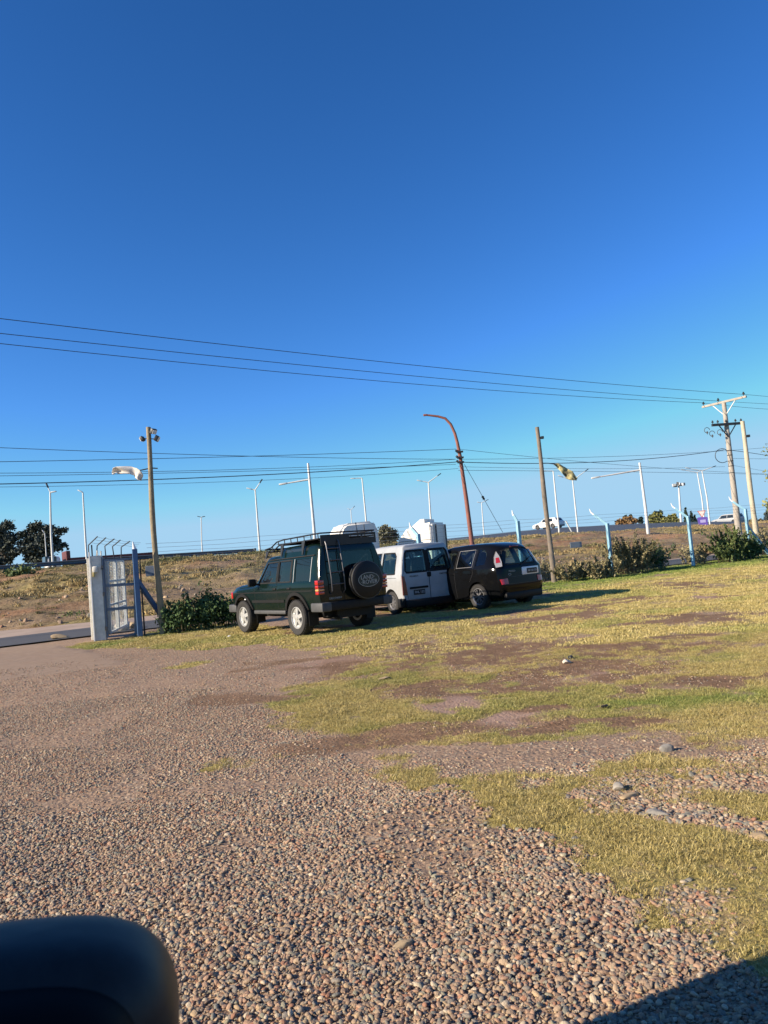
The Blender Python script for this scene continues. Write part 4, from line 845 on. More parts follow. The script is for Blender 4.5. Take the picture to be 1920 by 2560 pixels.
# --- simple far vehicles ------------------------------------------------------
def far_car(name, label, cat, loc, rz, L, W_, H_, paint, kind='hatch', group=None):
    t = thing(name, label, cat, loc, rz, group); hl = L/2; hw = W_/2; b = .55*H_
    if kind == 'hatch': pr = [(hl, .45*H_), (hl-.5, .52*H_), (hl-1.15, .60*H_), (hl-1.95, .97*H_), (-.3, H_), (-hl+.5, .96*H_), (-hl+.08, .62*H_), (-hl, .5*H_)]
    elif kind == 'pickup': pr = [(hl, .48*H_), (hl-.5, .56*H_), (hl-1.2, .62*H_), (hl-1.9, .98*H_), (-.1, H_), (-.45, .97*H_), (-.6, .64*H_), (-hl, .62*H_)]
    else: pr = [(hl, .5*H_), (hl-.5, .58*H_), (hl-1.2, .64*H_), (hl-1.8, .96*H_), (0, H_), (-hl+.3, .97*H_), (-hl+.08, .6*H_), (-hl, .55*H_)]
    sts = []
    for x, zt in pr: up_ = zt > .7*H_; sts.append((x, .2, zt, b, hw*.93, hw*(1 if abs(x) < hl-.1 else .93), hw*(.78 if up_ else .9), .10 if up_ else .07))
    c = Car(t, sts, None, paint)
    me = c.outer
    for x, z in ((hl-.85, .33), (-hl+.8, .33)):
        for sg in (-1, 1): me = boolean(me, MB().lathe([(.38, .5*sg), (.38, 1.3*sg)], 20, 'y', (x, 0, z)).mesh('c', M['black_plastic']))
    smooth_mesh(me, 35); link('body', me, t)
    x0, x1 = (hl-1.7, -hl+.75) if kind != 'pickup' else (hl-1.75, -.2)
    for v in ('L', 'Rt'):
        xm = (x0+x1)/2
        c.patch('window', v, [(x0+.25, b+.10), (x0-.18, .90*H_), (xm+.04, .91*H_), (xm+.04, b+.10)], .008, M['glass_opaque'], thick=.02); c.patch('window', v, [(xm-.04, b+.10), (xm-.04, .91*H_), (x1+.12, .90*H_), (x1, b+.10)], .008, M['glass_opaque'], thick=.02)
        sg = 1 if v == 'L' else -1
        zz = .50*H_; h = c.hit('B', sg*hw*.78, zz)
        if h: MB().box((h.x-.01, sg*hw*.80, zz), (.06, .16, .14), None, .02).build('tail_light', M['red_lens'], t)
        h = c.hit('Fr', sg*hw*.7, .40*H_)
        if h: MB().box((h.x+.0, sg*hw*.72, .40*H_), (.06, .26, .10), None, .02).build('headlight', M['clear_lens'], t)
    c.patch('rear_window', 'B', [(-hw*.62, .68*H_), (hw*.62, .68*H_), (hw*.55, .90*H_), (-hw*.55, .90*H_)], .012, M['glass_opaque'], thick=.02)
    c.patch('windscreen', 'Fr', [(-hw*.65, .68*H_), (hw*.65, .68*H_), (hw*.55, .92*H_), (-hw*.55, .92*H_)], .012, M['glass_opaque'], thick=.02)
    MB().box((-hl+.02, 0, .32), (.12, W_*.9, .16), None, .03).build('rear_bumper', M['black_plastic'], t)
    for x in (hl-.85, -hl+.8):
        for sg in (-1, 1): wheel(t, x, sg*(hw-.12), .33, .2, .20, M['alloy_dark'], 5)
    return t
def on_highway(px, Y_):
    y = 1395-(px-960)*math.tan(ROLL); q = P(px, y, Y_); s, c = to_sc(q.x, q.y); q.z = float(hw_z(np.array(s), np.array(c)))+.005; return q
far_car('hatchback', 'white hatchback driving along the highway above the black car', 'car', on_highway(1376, 106), R(90+40), 4.3, 1.78, 1.5, M['white_paint'])
far_car('pickup', 'small pale pickup partly hidden by the crest of the embankment', 'pickup truck', on_highway(1593, 150), R(180+30), 4.4, 1.7, 1.45, M['silver_paint'], 'pickup')
far_car('estate_car', 'silver estate car on the highway beside the concrete utility pole', 'car', on_highway(1822, 121), R(90+30), 4.8, 1.85, 1.65, M['silver_paint'], 'suv')

# --- trucks parked beyond the fence ------------------------------------------
def truck_cab(label, loc, heading, w_, prof, body_h, fair=True, seam=()):
    t = thing('truck', label, 'truck', loc, math.pi/2+heading)
    bm = bmesh.new(); vs = [bm.verts.new((x, -w_/2, z)) for x, z in prof]; f = bm.faces.new(vs); r = bmesh.ops.extrude_face_region(bm, geom=[f]); bmesh.ops.translate(bm, verts=[v for v in r['geom'] if isinstance(v, bmesh.types.BMVert)], vec=(0, w_, 0))
    bmesh.ops.recalc_face_normals(bm, faces=bm.faces); bmesh.ops.bevel(bm, geom=bm.edges[:], offset=.10, segments=3, affect='EDGES')
    me = bpy.data.meshes.new('cab'); bm.to_mesh(me); bm.free(); me.materials.append(M['white_truck']); smooth_mesh(me, 40); link('cab', me, t); return t
prof = [(1.0, .75), (1.0, 1.5), (.80, 2.15), (.28, 2.72), (-.85, 2.86), (-.85, .75)]
q = on_line(1058, 27.5)
t = truck_cab('white lorry cab with roof deflector parked beyond the fence behind the silver van', q, R(66), 1.85, prof, 2)
mb = MB(); mb.prism([(.50, -.62, 2.52), (-.25, -.62, 3.02), (-.42, -.62, 3.02), (-.42, -.62, 2.80), (-.1, -.62, 2.72)], (0, 1.24, 0)); mb.build('roof_deflector', M['white_truck'], t)
for sg in (-1, 1):
    MB().box((.35, sg*.932, 1.75), (.75, .02, .55), None, .01).build('window', M['glass_opaque'], t); MB().box((-.05, sg*.929, 2.12), (1.5, .012, .02)).build('panel_seam', M['grey_plastic'], t)
    MB().box((1.0, sg*1.05, 1.75), (.10, .16, .45), None, .03).build('side_mirror', M['black_plastic'], t)
    MB().box((-.92, sg*.60, 1.8), (.06, .05, 1.9)).build('rear_brace', M['grey_plastic'], t)
MB().box((1.0, 0, 1.8), (.05, 1.5, .6), Matrix.Rotation(-.3, 3, 'Y')).build('windscreen', M['glass_opaque'], t); MB().box((.2, 0, .75), (2.2, 1.8, .25), None, .05).build('chassis', M['black_plastic'], t)
MB().box((-2.6, 0, .95), (3.4, 1.8, .16)).build('flatbed', M['grey_plastic'], t)
for x in (.35, -3.3):
    for sg in (-1, 1): wheel(t, x, sg*.78, .42, .26, .24, M['alloy_dark'], 6)
prof = [(1.0, .55), (1.0, 1.6), (.85, 2.35), (.6, 2.9), (.4, 3.04), (-.75, 3.08), (-.95, 2.85), (-1.0, 2.3), (-1.0, .55)]
q = on_line(882, 27.8)
t = truck_cab('tall cream truck parked beyond the fence behind the green wagon', q, R(112), 1.5, prof, 2)
for sg in (-1, 1):
    MB().box((.5, sg*.757, 1.9), (.5, .02, .6), None, .01).build('window', M['glass_opaque'], t)
    for x in (.6, -.6): wheel(t, x, sg*.68, .38, .22, .22, M['alloy_dark'], 6)
    MB().box((-.35, sg*.757, 2.0), (.02, .02, 1.9)).build('panel_seam', M['grey_plastic'], t)
MB().box((0, 0, .5), (1.9, 1.2, .2)).build('chassis', M['black_plastic'], t)
# dark red lorry far left on the highway
q = P(131, 1412, 66); t = thing('lorry', 'white cab lorry with long dark red cargo body behind the gate', 'truck', (q.x, q.y, 2.5), R(180+32))
MB().box((0, 0, .95), (1.1, 2.0, 1.35), None, .25).build('cab', M['white_paint'], t, 40); MB().box((.52, 0, 1.35), (.3, 1.8, .6), None, .05).build('windscreen', M['glass_opaque'], t)
for sg in (-1, 1):
    MB().box((.1, sg*1.06, 1.35), (.6, .03, .5)).build('window', M['glass_opaque'], t)
    for x in (.1, -2.2, -6, -7.4): wheel(t, x, sg*.9, .42, .28, .24, M['alloy_dark'], 5)
mb = MB(); mb.box((-4.8, 0, 1.0), (7.6, 2.3, .75), None, .05); mb.box((-1.15, 0, 1.35), (.35, 2.3, 1.3), None, .05); mb.build('cargo_body', M['red_cargo'], t); MB().box((-3.5, 0, .5), (8, .8, .2)).build('chassis', M['black_plastic'], t)

# --- the car the picture is taken from: its mirror enters the frame, its bonnet shades the bottom right corner
hd = R(38); hv = Vector((-math.sin(hd), math.cos(hd), 0)); rv = Vector((math.cos(hd), math.sin(hd), 0))
fc = Vector((-1.44, 1.67, 0))                       # front right corner
cc = fc - rv*.93 - hv*2.25; own = thing('parked_car', 'black car whose door mirror fills the lower left corner of the view', 'car', cc, math.pi/2+hd)
ST = [(2.28, .40, 1.38, .95, .84, .89, .86, .06), (2.2, .30, 1.44, 1.0, .86, .91, .87, .08), (1.6, .28, 1.45, 1.05, .88, .92, .88, .08), (1.1, .28, 1.46, 1.1, .88, .92, .85, .10), (.4, .28, 1.72, 1.12, .88, .92, .72, .10), (0, .28, 1.78, 1.12, .88, .92, .70, .12), (-1.7, .28, 1.76, 1.12, .88, .92, .70, .12), (-2.2, .3, 1.5, 1.1, .84, .88, .66, .12), (-2.3, .4, 1.1, 1.0, .8, .84, .74, .1)]
car = Car(own, ST, None, M['black_paint'])
me = car.outer
for x in (1.4, -1.4):
    for sg in (-1, 1): me = boolean(me, MB().lathe([(.42, .5*sg), (.42, 1.3*sg)], 20, 'y', (x, 0, .36)).mesh('c', M['black_plastic']))
smooth_mesh(me, 35); link('body', me, own)
for x in (1.4, -1.4):
    for sg in (-1, 1): wheel(own, x, sg*.80, .36, .24, .22, M['alloy_dark'], 5)
for v in ('L', 'Rt'): car.patch('window', v, [(.75, 1.2), (.35, 1.6), (-.2, 1.65), (-.2, 1.2)], .006, M['glass_opaque']); car.patch('window', v, [(-.3, 1.2), (-.3, 1.65), (-1.6, 1.65), (-1.8, 1.2)], .006, M['glass_opaque'])
# mirror: placed in world then given in the car's frame
inv = (Matrix.Translation(cc) @ Matrix.Rotation(math.pi/2+hd, 4, 'Z')).inverted()
mpl = mat('matt_black_plastic', (.022, .021, .021), .45, var=.25, scale=60, spec=.3)
def superell(c, ax, rad, e=2.6, nu=48, nv=28):
    mb = MB(); vs = []; fs = []; sp_ = lambda q, p: math.copysign(abs(q)**p, q)
    for i in range(nv+1):
        ph = -math.pi/2+math.pi*i/nv
        for j in range(nu):
            th = 2*math.pi*j/nu; x = sp_(math.cos(ph), 2/e)*sp_(math.cos(th), 2/e)*rad[0]; y = sp_(math.cos(ph), 2/e)*sp_(math.sin(th), 2/e)*rad[1]; z = sp_(math.sin(ph), 2/e)*rad[2]
            vs.append(inv@(Vector(c)+ax[0]*x+ax[1]*y+ax[2]*z))
    for i in range(nv):
        for j in range(nu): fs.append((i*nu+j, i*nu+(j+1) % nu, (i+1)*nu+(j+1) % nu, (i+1)*nu+j))
    mb.add(vs, fs); return mb
mc = P(80, 2625, .62); axs = (rv, hv, Vector((0, 0, 1)))
axr = (Vector((.97, .22, -.1)).normalized(), Vector((-.22, .97, 0)).normalized(), Vector((.1, .0, 1)).normalized())
mh = superell(mc, axr, (.112, .075, .090), 2.9).build('side_mirror', mpl, own, 60)
dc_ = (mc-Vector((0, 0, EYE))).normalized(); mb = superell(mc-dc_*.046+Vector((-.012, -.01, -.018)), axr, (.092, .06, .072), 3.0); mb.build('mirror_recess_shade', mat('black_recess_shade', (.004, .004, .005), .6, spec=.12), mh, 60)  # raised near-black lump: shade of the mirror recess put into its colour
mb = MB(); a = mc-rv*.1+Vector((0, 0, -.05)); mb.tube([inv@a, inv@(a-rv*.22+Vector((0, 0, -.03)))], .04, 14); mb.build('mirror_arm', mpl, mh, 60)
# ------------------------------------------------------------------ wooden yard poles
def pole(name, label, cat, base, top_px, r0, r1, mt, Yb=None, bend=0.0, group=None, extra=.15):
    b = Vector(base); t = P(top_px[0], top_px[1], b.y); top = Vector((lerp(b.x, t.x, .8), b.y, t.z))
    o = MB(); n = 14; pts = []; rs = []
    for i in range(n+1):
        k = i/n; p = b.lerp(top, k)+Vector((bend*math.sin(k*math.pi)+.012*math.sin(k*9), 0, 0)); p.z = lerp(-extra, top.z, k); pts.append(p-b); rs.append(lerp(r0, r1, k)*(1+.05*math.sin(k*13)))
    o.tube(pts, rs, 14); ob = o.build(name, mt, None, 50); ob.location = b; return tag(ob, label, cat, group), top
# left pole with two floodlights
pb = G(408, 1584); pl, ptop = pole('wooden_pole', 'tall bowed wooden pole beside the gate, floodlights on its top', 'pole', pb, (370, 1068), .085, .062, M['wood'], bend=-.05)
def floodlight(parent_loc, d, label, s=1):
    t = thing('floodlight', label, 'floodlight', parent_loc, math.atan2(d[1], d[0])); 
    MB().box((.14*s, 0, .0), (.09*s, .17*s, .14*s), Matrix.Rotation(.5, 3, 'Y'), .012).build('housing', M['dark_metal'], t, 40)
    MB().box((.185*s, 0, -.027), (.012, .14*s, .11*s), Matrix.Rotation(.5, 3, 'Y')).build('lens', M['clear_lens'], t)
    MB().beam((0, 0, 0), (.12*s, 0, -.01), .04, .02).build('bracket', M['dark_metal'], t); return t
floodlight(ptop+Vector((.05, -.05, -.15)), (1, -.6), 'upper small floodlight on the bowed wooden pole'); floodlight(ptop+Vector((.06, -.02, -.33)), (1, .1), 'lower right floodlight on the bowed wooden pole', 1.1); floodlight(ptop+Vector((-.06, 0, -.30)), (-1, .2), 'dark floodlight on the left of the bowed wooden pole', .9)
pb2 = G(1386, 1457); _, ptop2 = pole('wooden_pole', 'grey weathered wooden pole just right of the black car', 'pole', pb2, (1341, 1068), .105, .075, M['wood_grey'])
t = thing('lamp_box', 'small dark box fixed near the top of the grey wooden pole', 'lamp', ptop2+Vector((.08, 0, -.42))); MB().box((.08, 0, 0), (.12, .12, .10), None, .01).build('housing', M['dark_metal'], t); MB().beam((-.02, 0, 0), (.06, 0, 0), .03, .02).build('bracket', M['dark_metal'], t)
pb3 = G(1897, 1391); _, ptop3 = pole('wooden_pole', 'pale smooth pole nearest the right edge standing on the green grass', 'pole', pb3, (1855, 1053), .135, .095, M['wood_pale'])
t = thing('lamp_box', 'small dark box fixed on the pale right hand pole', 'lamp', ptop3+Vector((.12, 0, -.75))); MB().box((.09, 0, 0), (.14, .12, .12), None, .01).build('housing', M['dark_metal'], t); MB().beam((-.02, 0, 0), (.06, 0, 0), .03, .02).build('bracket', M['dark_metal'], t)
# flags (cloths tied to the poles)
def cloth(name, label, cpts, wid, Y_, mt, rod, thick=.006):
    rows = []; n = len(cpts)
    pts = [P(x, y, Y_) for x, y in cpts]; N_ = 26; vs = []; fs = []
    for i in range(N_+1):
        u = i/N_*(n-1); a = min(int(u), n-2); f = u-a; c = pts[a].lerp(pts[a+1], f); w_ = lerp(wid[a], wid[a+1], f)
        tdir = (pts[a+1]-pts[a]).normalized(); nrm = tdir.cross(Vector((0, 1, 0))).normalized()
        for j in range(9):
            q = j/8-.5; vs.append(c+nrm*q*w_+Vector((0, .05*math.sin(i*.5+q*4)+.03*math.sin(q*7+i*.3), .006*math.sin(i*.8+j*.6))))
    for i in range(N_):
        for j in range(8): fs.append((i*9+j, i*9+j+1, i*9+j+10, i*9+j+9))
    t = thing(name, label, 'flag', pts[-1] if rod is None else P(rod[0][0], rod[0][1], Y_)); o = t.location.copy(); bpy.context.view_layer.update()
    mb = MB(); mb.add([v-o for v in vs], fs); c = mb.build('cloth', mt, t, 80); sm_ = c.modifiers.new('s', 'SOLIDIFY'); sm_.thickness = thick
    if rod: MB().tube([P(x, y, Y_)-o for x, y in rod], .018, 6).build('rod', M['dark_metal'], t)
    return t
cloth('flag', 'white cloth blown out from the bowed wooden pole', [(281, 1184), (290, 1176), (305, 1175), (325, 1175), (340, 1180), (348, 1190), (351, 1201)], [.10, .17, .20, .20, .22, .24, .05], pb.y, M['cloth_white'], [(350, 1176), (378, 1170), (394, 1171)])
cloth('flag', 'yellow and black cloth hanging out from the grey wooden pole', [(1384, 1161), (1396, 1165), (1410, 1176), (1425, 1188), (1442, 1199)], [.04, .16, .28, .34, .12], pb2.y, M['cloth_yellow'], [(1352, 1158), (1370, 1158), (1398, 1162)])
# ------------------------------------------------------------------ utility poles
UB = on_line(1850, 0); up_c = P(1805, 1006, 45); ub = P(1848, 1340, 45); ub.z = 0
t = thing('utility_pole', 'stout concrete utility pole with two crossarms and insulators', 'utility pole', ub); H_ = up_c.z
MB().tube([(0, 0, -.3), (0, 0, H_*.5), (0, 0, H_)], [.20, .16, .12], 18).build('pole', M['concrete'], t, 50)
na_ = Vector((.53, -.848, 0)); arm_z = H_+.02
def insulator(mb, p, s=1): mb.lathe([(.02, 0), (.02, .08*s), (.07*s, .09*s), (.075*s, .15*s), (.04, .17*s), (.05*s, .21*s), (.02, .24*s)], 10, 'z', p)
mb = MB(); mb.beam(na_*-1.45+Vector((0, 0, arm_z)), na_*1.45+Vector((0, 0, arm_z)), .11, .12); a1 = mb.build('crossarm', M['concrete'], t)
for k in (-1.35, -.35, 1.3):
    m_ = MB(); insulator(m_, na_*k+Vector((0, 0, arm_z+.07))); m_.build('insulator', M['dark_metal'], a1, 50)
m_ = MB(); m_.beam(na_*-.75+Vector((0, 0, arm_z-.05)), (0, 0, arm_z-.85), .04, .04); m_.beam(na_*.75+Vector((0, 0, arm_z-.05)), (0, 0, arm_z-.85), .04, .04); m_.build('brace', M['galv'], t)
z2 = P(1812, 1062, 45).z; ax2 = Vector((1, .12, 0)).normalized()
mb = MB(); mb.beam(ax2*-1.0+Vector((0, -.2, z2)), ax2*.92+Vector((0, -.2, z2)), .14, .14); a2 = mb.build('crossarm', M['dark_metal'], t)
for k in (-.95, -.62, -.1, .5, .85):
    m_ = MB(); insulator(m_, ax2*k+Vector((0, -.2, z2+.06)), .9); m_.build('insulator', M['dark_metal'], a2, 50)
m_ = MB(); m_.beam(ax2*-.55+Vector((0, -.18, z2-.05)), (-.05, -.16, z2-.75), .05, .05); m_.beam(ax2*.5+Vector((0, -.18, z2-.05)), (.05, -.16, z2-.65), .05, .05); m_.build('brace', M['dark_metal'], t)
m_ = MB()
for k, dz in ((-1.35, -.28), (-1.05, -.5), (-.55, -.46)):
    m_.tube([ax2*k+Vector((math.cos(a)*.16, -.2, z2+dz+math.sin(a)*.16)) for a in [j*.5 for j in range(11)]], .018, 5); insulator(m_, ax2*k+Vector((0, -.2, z2+dz-.25)), .8)
m_.build('fuse_holder', M['grey_plastic'], t)
z3 = P(1803, 1140, 45).z; m_ = MB(); m_.tube([Vector((-.2, -.15, z3))+Vector((-.32+.42*math.cos(a), 0, .42*math.sin(a))) for a in [j*.35+.8 for j in range(14)]], .022, 6); m_.build('cable_loop', M['wire'], t, 60)
for dz in (0, .9, 1.6): pass
m_ = MB()
for dz in (.28, 0, -.35, -.65, -1.05): m_.lathe([(.145, dz-.02), (.163, dz-.02), (.163, dz+.02), (.145, dz+.02)], 16, 'z', (0, 0, z3), closed=True)
m_.build('band', M['dark_metal'], t)
# rust red street lamp pole
rb = P(1180, 1360, 36); rb.z = 0
pts = [P(1180, 1360, 36), P(1166, 1250, 36), P(1150, 1140, 36), P(1143, 1105, 36), P(1137, 1083, 36), P(1127, 1061, 36), P(1113, 1046, 36), P(1095, 1041, 36), P(1066, 1037.5, 36)]
o0 = Vector((pts[0].x, 36, 0)); q = [Vector((0, 0, -.3))]+[p-o0 for p in pts]; t = thing('street_lamp', 'rust red curved street lamp carrying cables above the silver van', 'street lamp', o0)
MB().tube(q, [.12, .11, .10, .085, .075, .07, .065, .06, .055, .045], 12).build('pole', M['rust_red'], t, 60); e = q[-1]
MB().box(e+Vector((-.06, 0, 0)), (.18, .12, .09), None, .02).build('lamp_holder', M['rust_red'], t)
zc = P(1148, 1145, 36).z
m_ = MB()
for dz in (0, -.22, .28): m_.box((q[3].x-.0, -.1, zc+dz), (.30, .22, .07)); m_.lathe([(.02, 0), (.06, .03), (.06, .09), (.02, .12)], 8, 'z', (q[3].x-.16, -.1, zc+dz))
m_.build('cable_clamp', M['dark_metal'], t)
# ------------------------------------------------------------------ overhead wires
def wire(label, pts, r, sag_pts=None, group='overhead wires crossing the sky', cat='cable'):
    """pts: (px, py, distance) of both ends plus a point the wire passes through in between"""
    a, m, b = [P(*p) for p in pts]; n = 36; d = b-a; f = (m-a).dot(d)/d.dot(d); f = min(max(f, .05), .95); dev = m-(a+d*f); L = []
    ext = -.7 if pts[0][0] <= 5 else 0
    for i in range(n+1):
        k = lerp(ext, 1, i/n); s_ = k*(1-k)/(f*(1-f)); L.append(a+d*k+dev*s_)
    o0 = L[0].copy(); ob = MB().tube([p-o0 for p in L], r*.75, 5, True).build('overhead_wire', M['wire'], None, 60); ob.location = o0; return tag(ob, label, cat, group)
def mid(p0, p1, px, y, d0, d1):
    return (px, y, 0)
def wr(label, x0, y0, d0, xm, ym, x1, y1, d1, r):
    # distance at the middle point so that the wire is straight in plan
    a = P(x0*K, y0*K, d0); b = P(x1*K, y1*K, d1); dr = ray(xm*K, ym*K); n_ = Vector((b.y-a.y, -(b.x-a.x), 0)); t_ = n_.dot(a-Vector((0, 0, EYE)))/n_.dot(dr); Ym = dr.y*t_
    return wire(label, [(x0*K, y0*K, d0), (xm*K, ym*K, Ym), (x1*K, y1*K, d1)], r)
def arm_px(k):
    w_ = ub+na_*k+Vector((0, 0, arm_z+.26)); return w_
for lab, y0, d0, ym, k, x1, y1 in (('highest of the three long power lines sloping across the sky', 688, 20.9, 782, 1.3, 1594, 851), ('middle one of the three long power lines sloping across the sky', 720, 22.0, 806, -.35, 1546, 866), ('lowest of the three long power lines sloping across the sky', 742, 23.0, 824, -1.35, 1516, 870)):
    wr(lab, 0, y0, d0, 830, ym, x1, y1, (ub+na_*k).y, .016)
for lab, k, x1, y1, yr, ym in (('power line leaving the upper crossarm at its right end', 1.3, 1594, 851, 858.5, 855.5), ('power line leaving the middle of the upper crossarm', -.35, 1546, 866, 873, 870.5), ('power line leaving the left end of the upper crossarm', -1.35, 1516, 870, 884, 880)):
    wr(lab, x1, y1, (ub+na_*k).y, (x1+1700)/2, ym, 1700, yr+2, 50, .014)
wr('thin cable from the left edge to just below the head of the red lamp', 0, 967, 25.7, 420, 982, 985, 992, 35.9, .014)
wr('cable rising from the left edge to the neck of the red lamp', 0, 997.5, 25.7, 520, 986, 985, 970, 35.9, .015)
wr('thick black cable from the left edge to the red lamp', 0, 1045.5, 25.7, 520, 1028, 985, 998, 35.9, .024)
wr('slack cable just above the thick black one left of the red lamp', 0, 1022, 25.7, 520, 1014, 985, 992, 35.9, .012)
wr('second slack cable just above the thick black one left of the red lamp', 0, 1028, 25.7, 400, 1021, 985, 1003, 36, .012)
wr('faint low cable passing under the thick black one', 0, 1052, 25.7, 600, 1036, 990, 1012, 36.1, .010)
wr('cable falling from the neck of the red lamp to the right', 990, 970, 36.1, 1160, 988, 1659, 1024, 48, .012)
wr('thick black cable from the red lamp to the concrete utility pole', 992, 998, 36.1, 1290, 998, 1563, 972, 44.8, .024)
wr('thin cable from the red lamp rising to the right edge', 992, 992, 36.1, 1350, 985, 1700, 963, 49, .012)
wr('low thin cable from the red lamp passing behind the poles', 990, 1016, 36.1, 1250, 1018, 1700, 1026, 49, .012)
wr('faint cable from the red lamp to the band of the concrete pole', 990, 1008, 36.1, 1200, 1012, 1566, 1008, 44.8, .010)
wr('thick cable leaving the concrete utility pole to the right', 1574, 972, 45.2, 1620, 978, 1700, 992, 49, .022)
wr('thin cable leaving the concrete utility pole to the right', 1576, 990, 45.2, 1630, 991, 1700, 991, 49, .012)
wr('lowest thin cable leaving the concrete utility pole to the right', 1578, 1004, 45.2, 1620, 1012, 1700, 1024, 49, .010)
a = P(1003*K, 1003*K, 36); b = P(1086*K, 1150*K, 38); o0 = a.copy(); t = thing('guy_wire', 'slanting stay wire with an insulator running down from the red lamp', 'cable', a)
MB().tube([a-o0, b-o0], .012, 5).build('strand', M['wire'], t); mm = a.lerp(b, .48)-o0; m_ = MB(); d_ = (b-a).normalized(); m_.tube([mm-d_*.12, mm-d_*.05, mm, mm+d_*.05, mm+d_*.12], [.03, .07, .04, .07, .03], 8); m_.build('insulator', M['dark_metal'], t, 60)
# ------------------------------------------------------------------ highway lamp posts
def lamp_post(label, base, top, arms, Y_, w_, extra=None, zb=None):
    b = P(base[0], base[1], Y_); s, c = to_sc(b.x, b.y); gz = (float(crest(s))-.15 if c > 52 else 0.0) if zb is None else zb
    if 57 < c < 80 and s > 26: gz = float(hw_z(np.array(s), np.array(c)))
    gz = min(gz, b.z); o0 = Vector((b.x, b.y, gz)); tp = P(top[0], top[1], Y_); tz = tp.z-gz
    t = thing('lamp_post', label, 'lamp post', o0, 0, 'white lamp posts along the highway')
    MB().tube([(0, 0, -.3), (0, 0, tz*.5), (tp.x-b.x, 0, tz)], [w_*.62, w_*.5, w_*.36], 10).build('pole', M['galv'], t, 60)
    for (ax_, ay, kind) in arms:
        e = P(ax_, ay, Y_)-o0; s0 = Vector((tp.x-b.x, 0, tz)); 
        if kind == 'T': s0 = Vector((0, 0, e.z+.0)) ; s0.z = e.z+abs(e.x)*.08; s0.x = (tp.x-b.x)*s0.z/tz
        d = (e-s0); ar = MB().tube([s0, s0+d*.5, e], [w_*.3, w_*.26, w_*.2], 8).build('arm', M['galv'], t, 60); d.normalize()
        if kind != 'n':
            Q = Matrix((d, Vector((0, 1, 0)), d.cross(Vector((0, 1, 0))))).transposed(); MB().box(e+d*w_*.6, (w_*2.6, w_*1.2, w_*.5), Q, w_*.12).build('lamp_head', M['galv'] if kind in ('w', 'T') else M['dark_metal'], ar, 40)
    return t
L = lamp_post
L('lamp post before the trees at far left, dark head bent upward', (131, 1389), (125.5, 1231), [(119, 1216, 'd'), (131, 1230, 'w')], 62, .17)
L('thin short lamp post among the dark trees at far left', (117, 1409), (112, 1334), [(109, 1330, 'w')], 95, .14)
L('lamp post rising directly behind the gate pillar', (216, 1383), (207, 1231), [(203, 1229, 'w')], 60, .15)
L('distant lamp post standing alone between gate pole and green wagon', (506, 1381), (503, 1293), [(499, 1292, 'd'), (507, 1292, 'd')], 95, .15)
L('forked lamp post above the front of the green wagon', (650, 1382), (638, 1225), [(625, 1222, 'w'), (651, 1205, 'd')], 62, .15)
L('thick mast with one long lamp arm above the green wagon', (788, 1360), (770, 1158), [(712, 1209, 'T')], 52, .21)
L('single arm lamp post above the cream truck', (916, 1311), (905, 1195), [(884, 1196, 'w')], 66, .14)
L('small distant forked lamp post beside the single arm one', (881, 1330), (877, 1275), [(873, 1273, 'w'), (884, 1268, 'd')], 120, .15)
L('forked lamp post above the white lorry cab', (1080, 1330), (1071, 1206), [(1050, 1202, 'w'), (1096, 1188, 'd')], 68, .15)
L('small forked lamp post just right of the red lamp', (1211, 1344), (1204, 1257), [(1198, 1256, 'w'), (1216, 1251, 'd')], 105, .16)
L('single arm lamp post right of the grey wooden pole', (1399, 1338), (1383, 1177.5), [(1362, 1177.5, 'w')], 76, .17)
L('forked lamp post behind the yellow cloth', (1445, 1331), (1431.5, 1201), [(1402, 1191, 'w'), (1465, 1176.5, 'd')], 84, .17)
L('thick mast with one long lamp arm behind the big hedge', (1625, 1375), (1599, 1156.6), [(1493, 1193, 'T')], 62, .25)
L('forked lamp post rising behind the triangular sign', (1762, 1310), (1743, 1181), [(1709, 1175, 'w'), (1753, 1176.5, 'n')], 98, .17)
L('forked lamp post between triangular sign and estate car', (1775, 1312), (1755, 1177), [(1721, 1170.5, 'w'), (1783, 1167, 'd')], 100, .19)
# floodlight mast
b = P(1703, 1315, 125); gz = 2.0; tp = P(1689, 1212, 125); t = thing('floodlight_mast', 'slim mast with a ring of floodlights on top beyond the trees', 'mast', (b.x, b.y, gz))
MB().tube([(0, 0, -.3), (tp.x-b.x+.5, 0, tp.z-gz)], [.22, .12], 10).build('pole', M['galv'], t, 60)
for k in range(6):
    a = k*1.047; MB().box((tp.x-b.x+.5+.75*math.cos(a), .7*math.sin(a), tp.z-gz+.15*math.sin(k*2)), (.6, .3, .45), Matrix.Rotation(a, 3, 'Z'), .04).build('floodlight', M['galv'] if k % 2 else M['grey_plastic'], t)
MB().lathe([(.1, -.05), (.85, -.03), (.85, .03), (.1, .05)], 16, 'z', (tp.x-b.x+.5, 0, tp.z-gz-.2)).build('ring', M['grey_plastic'], t)
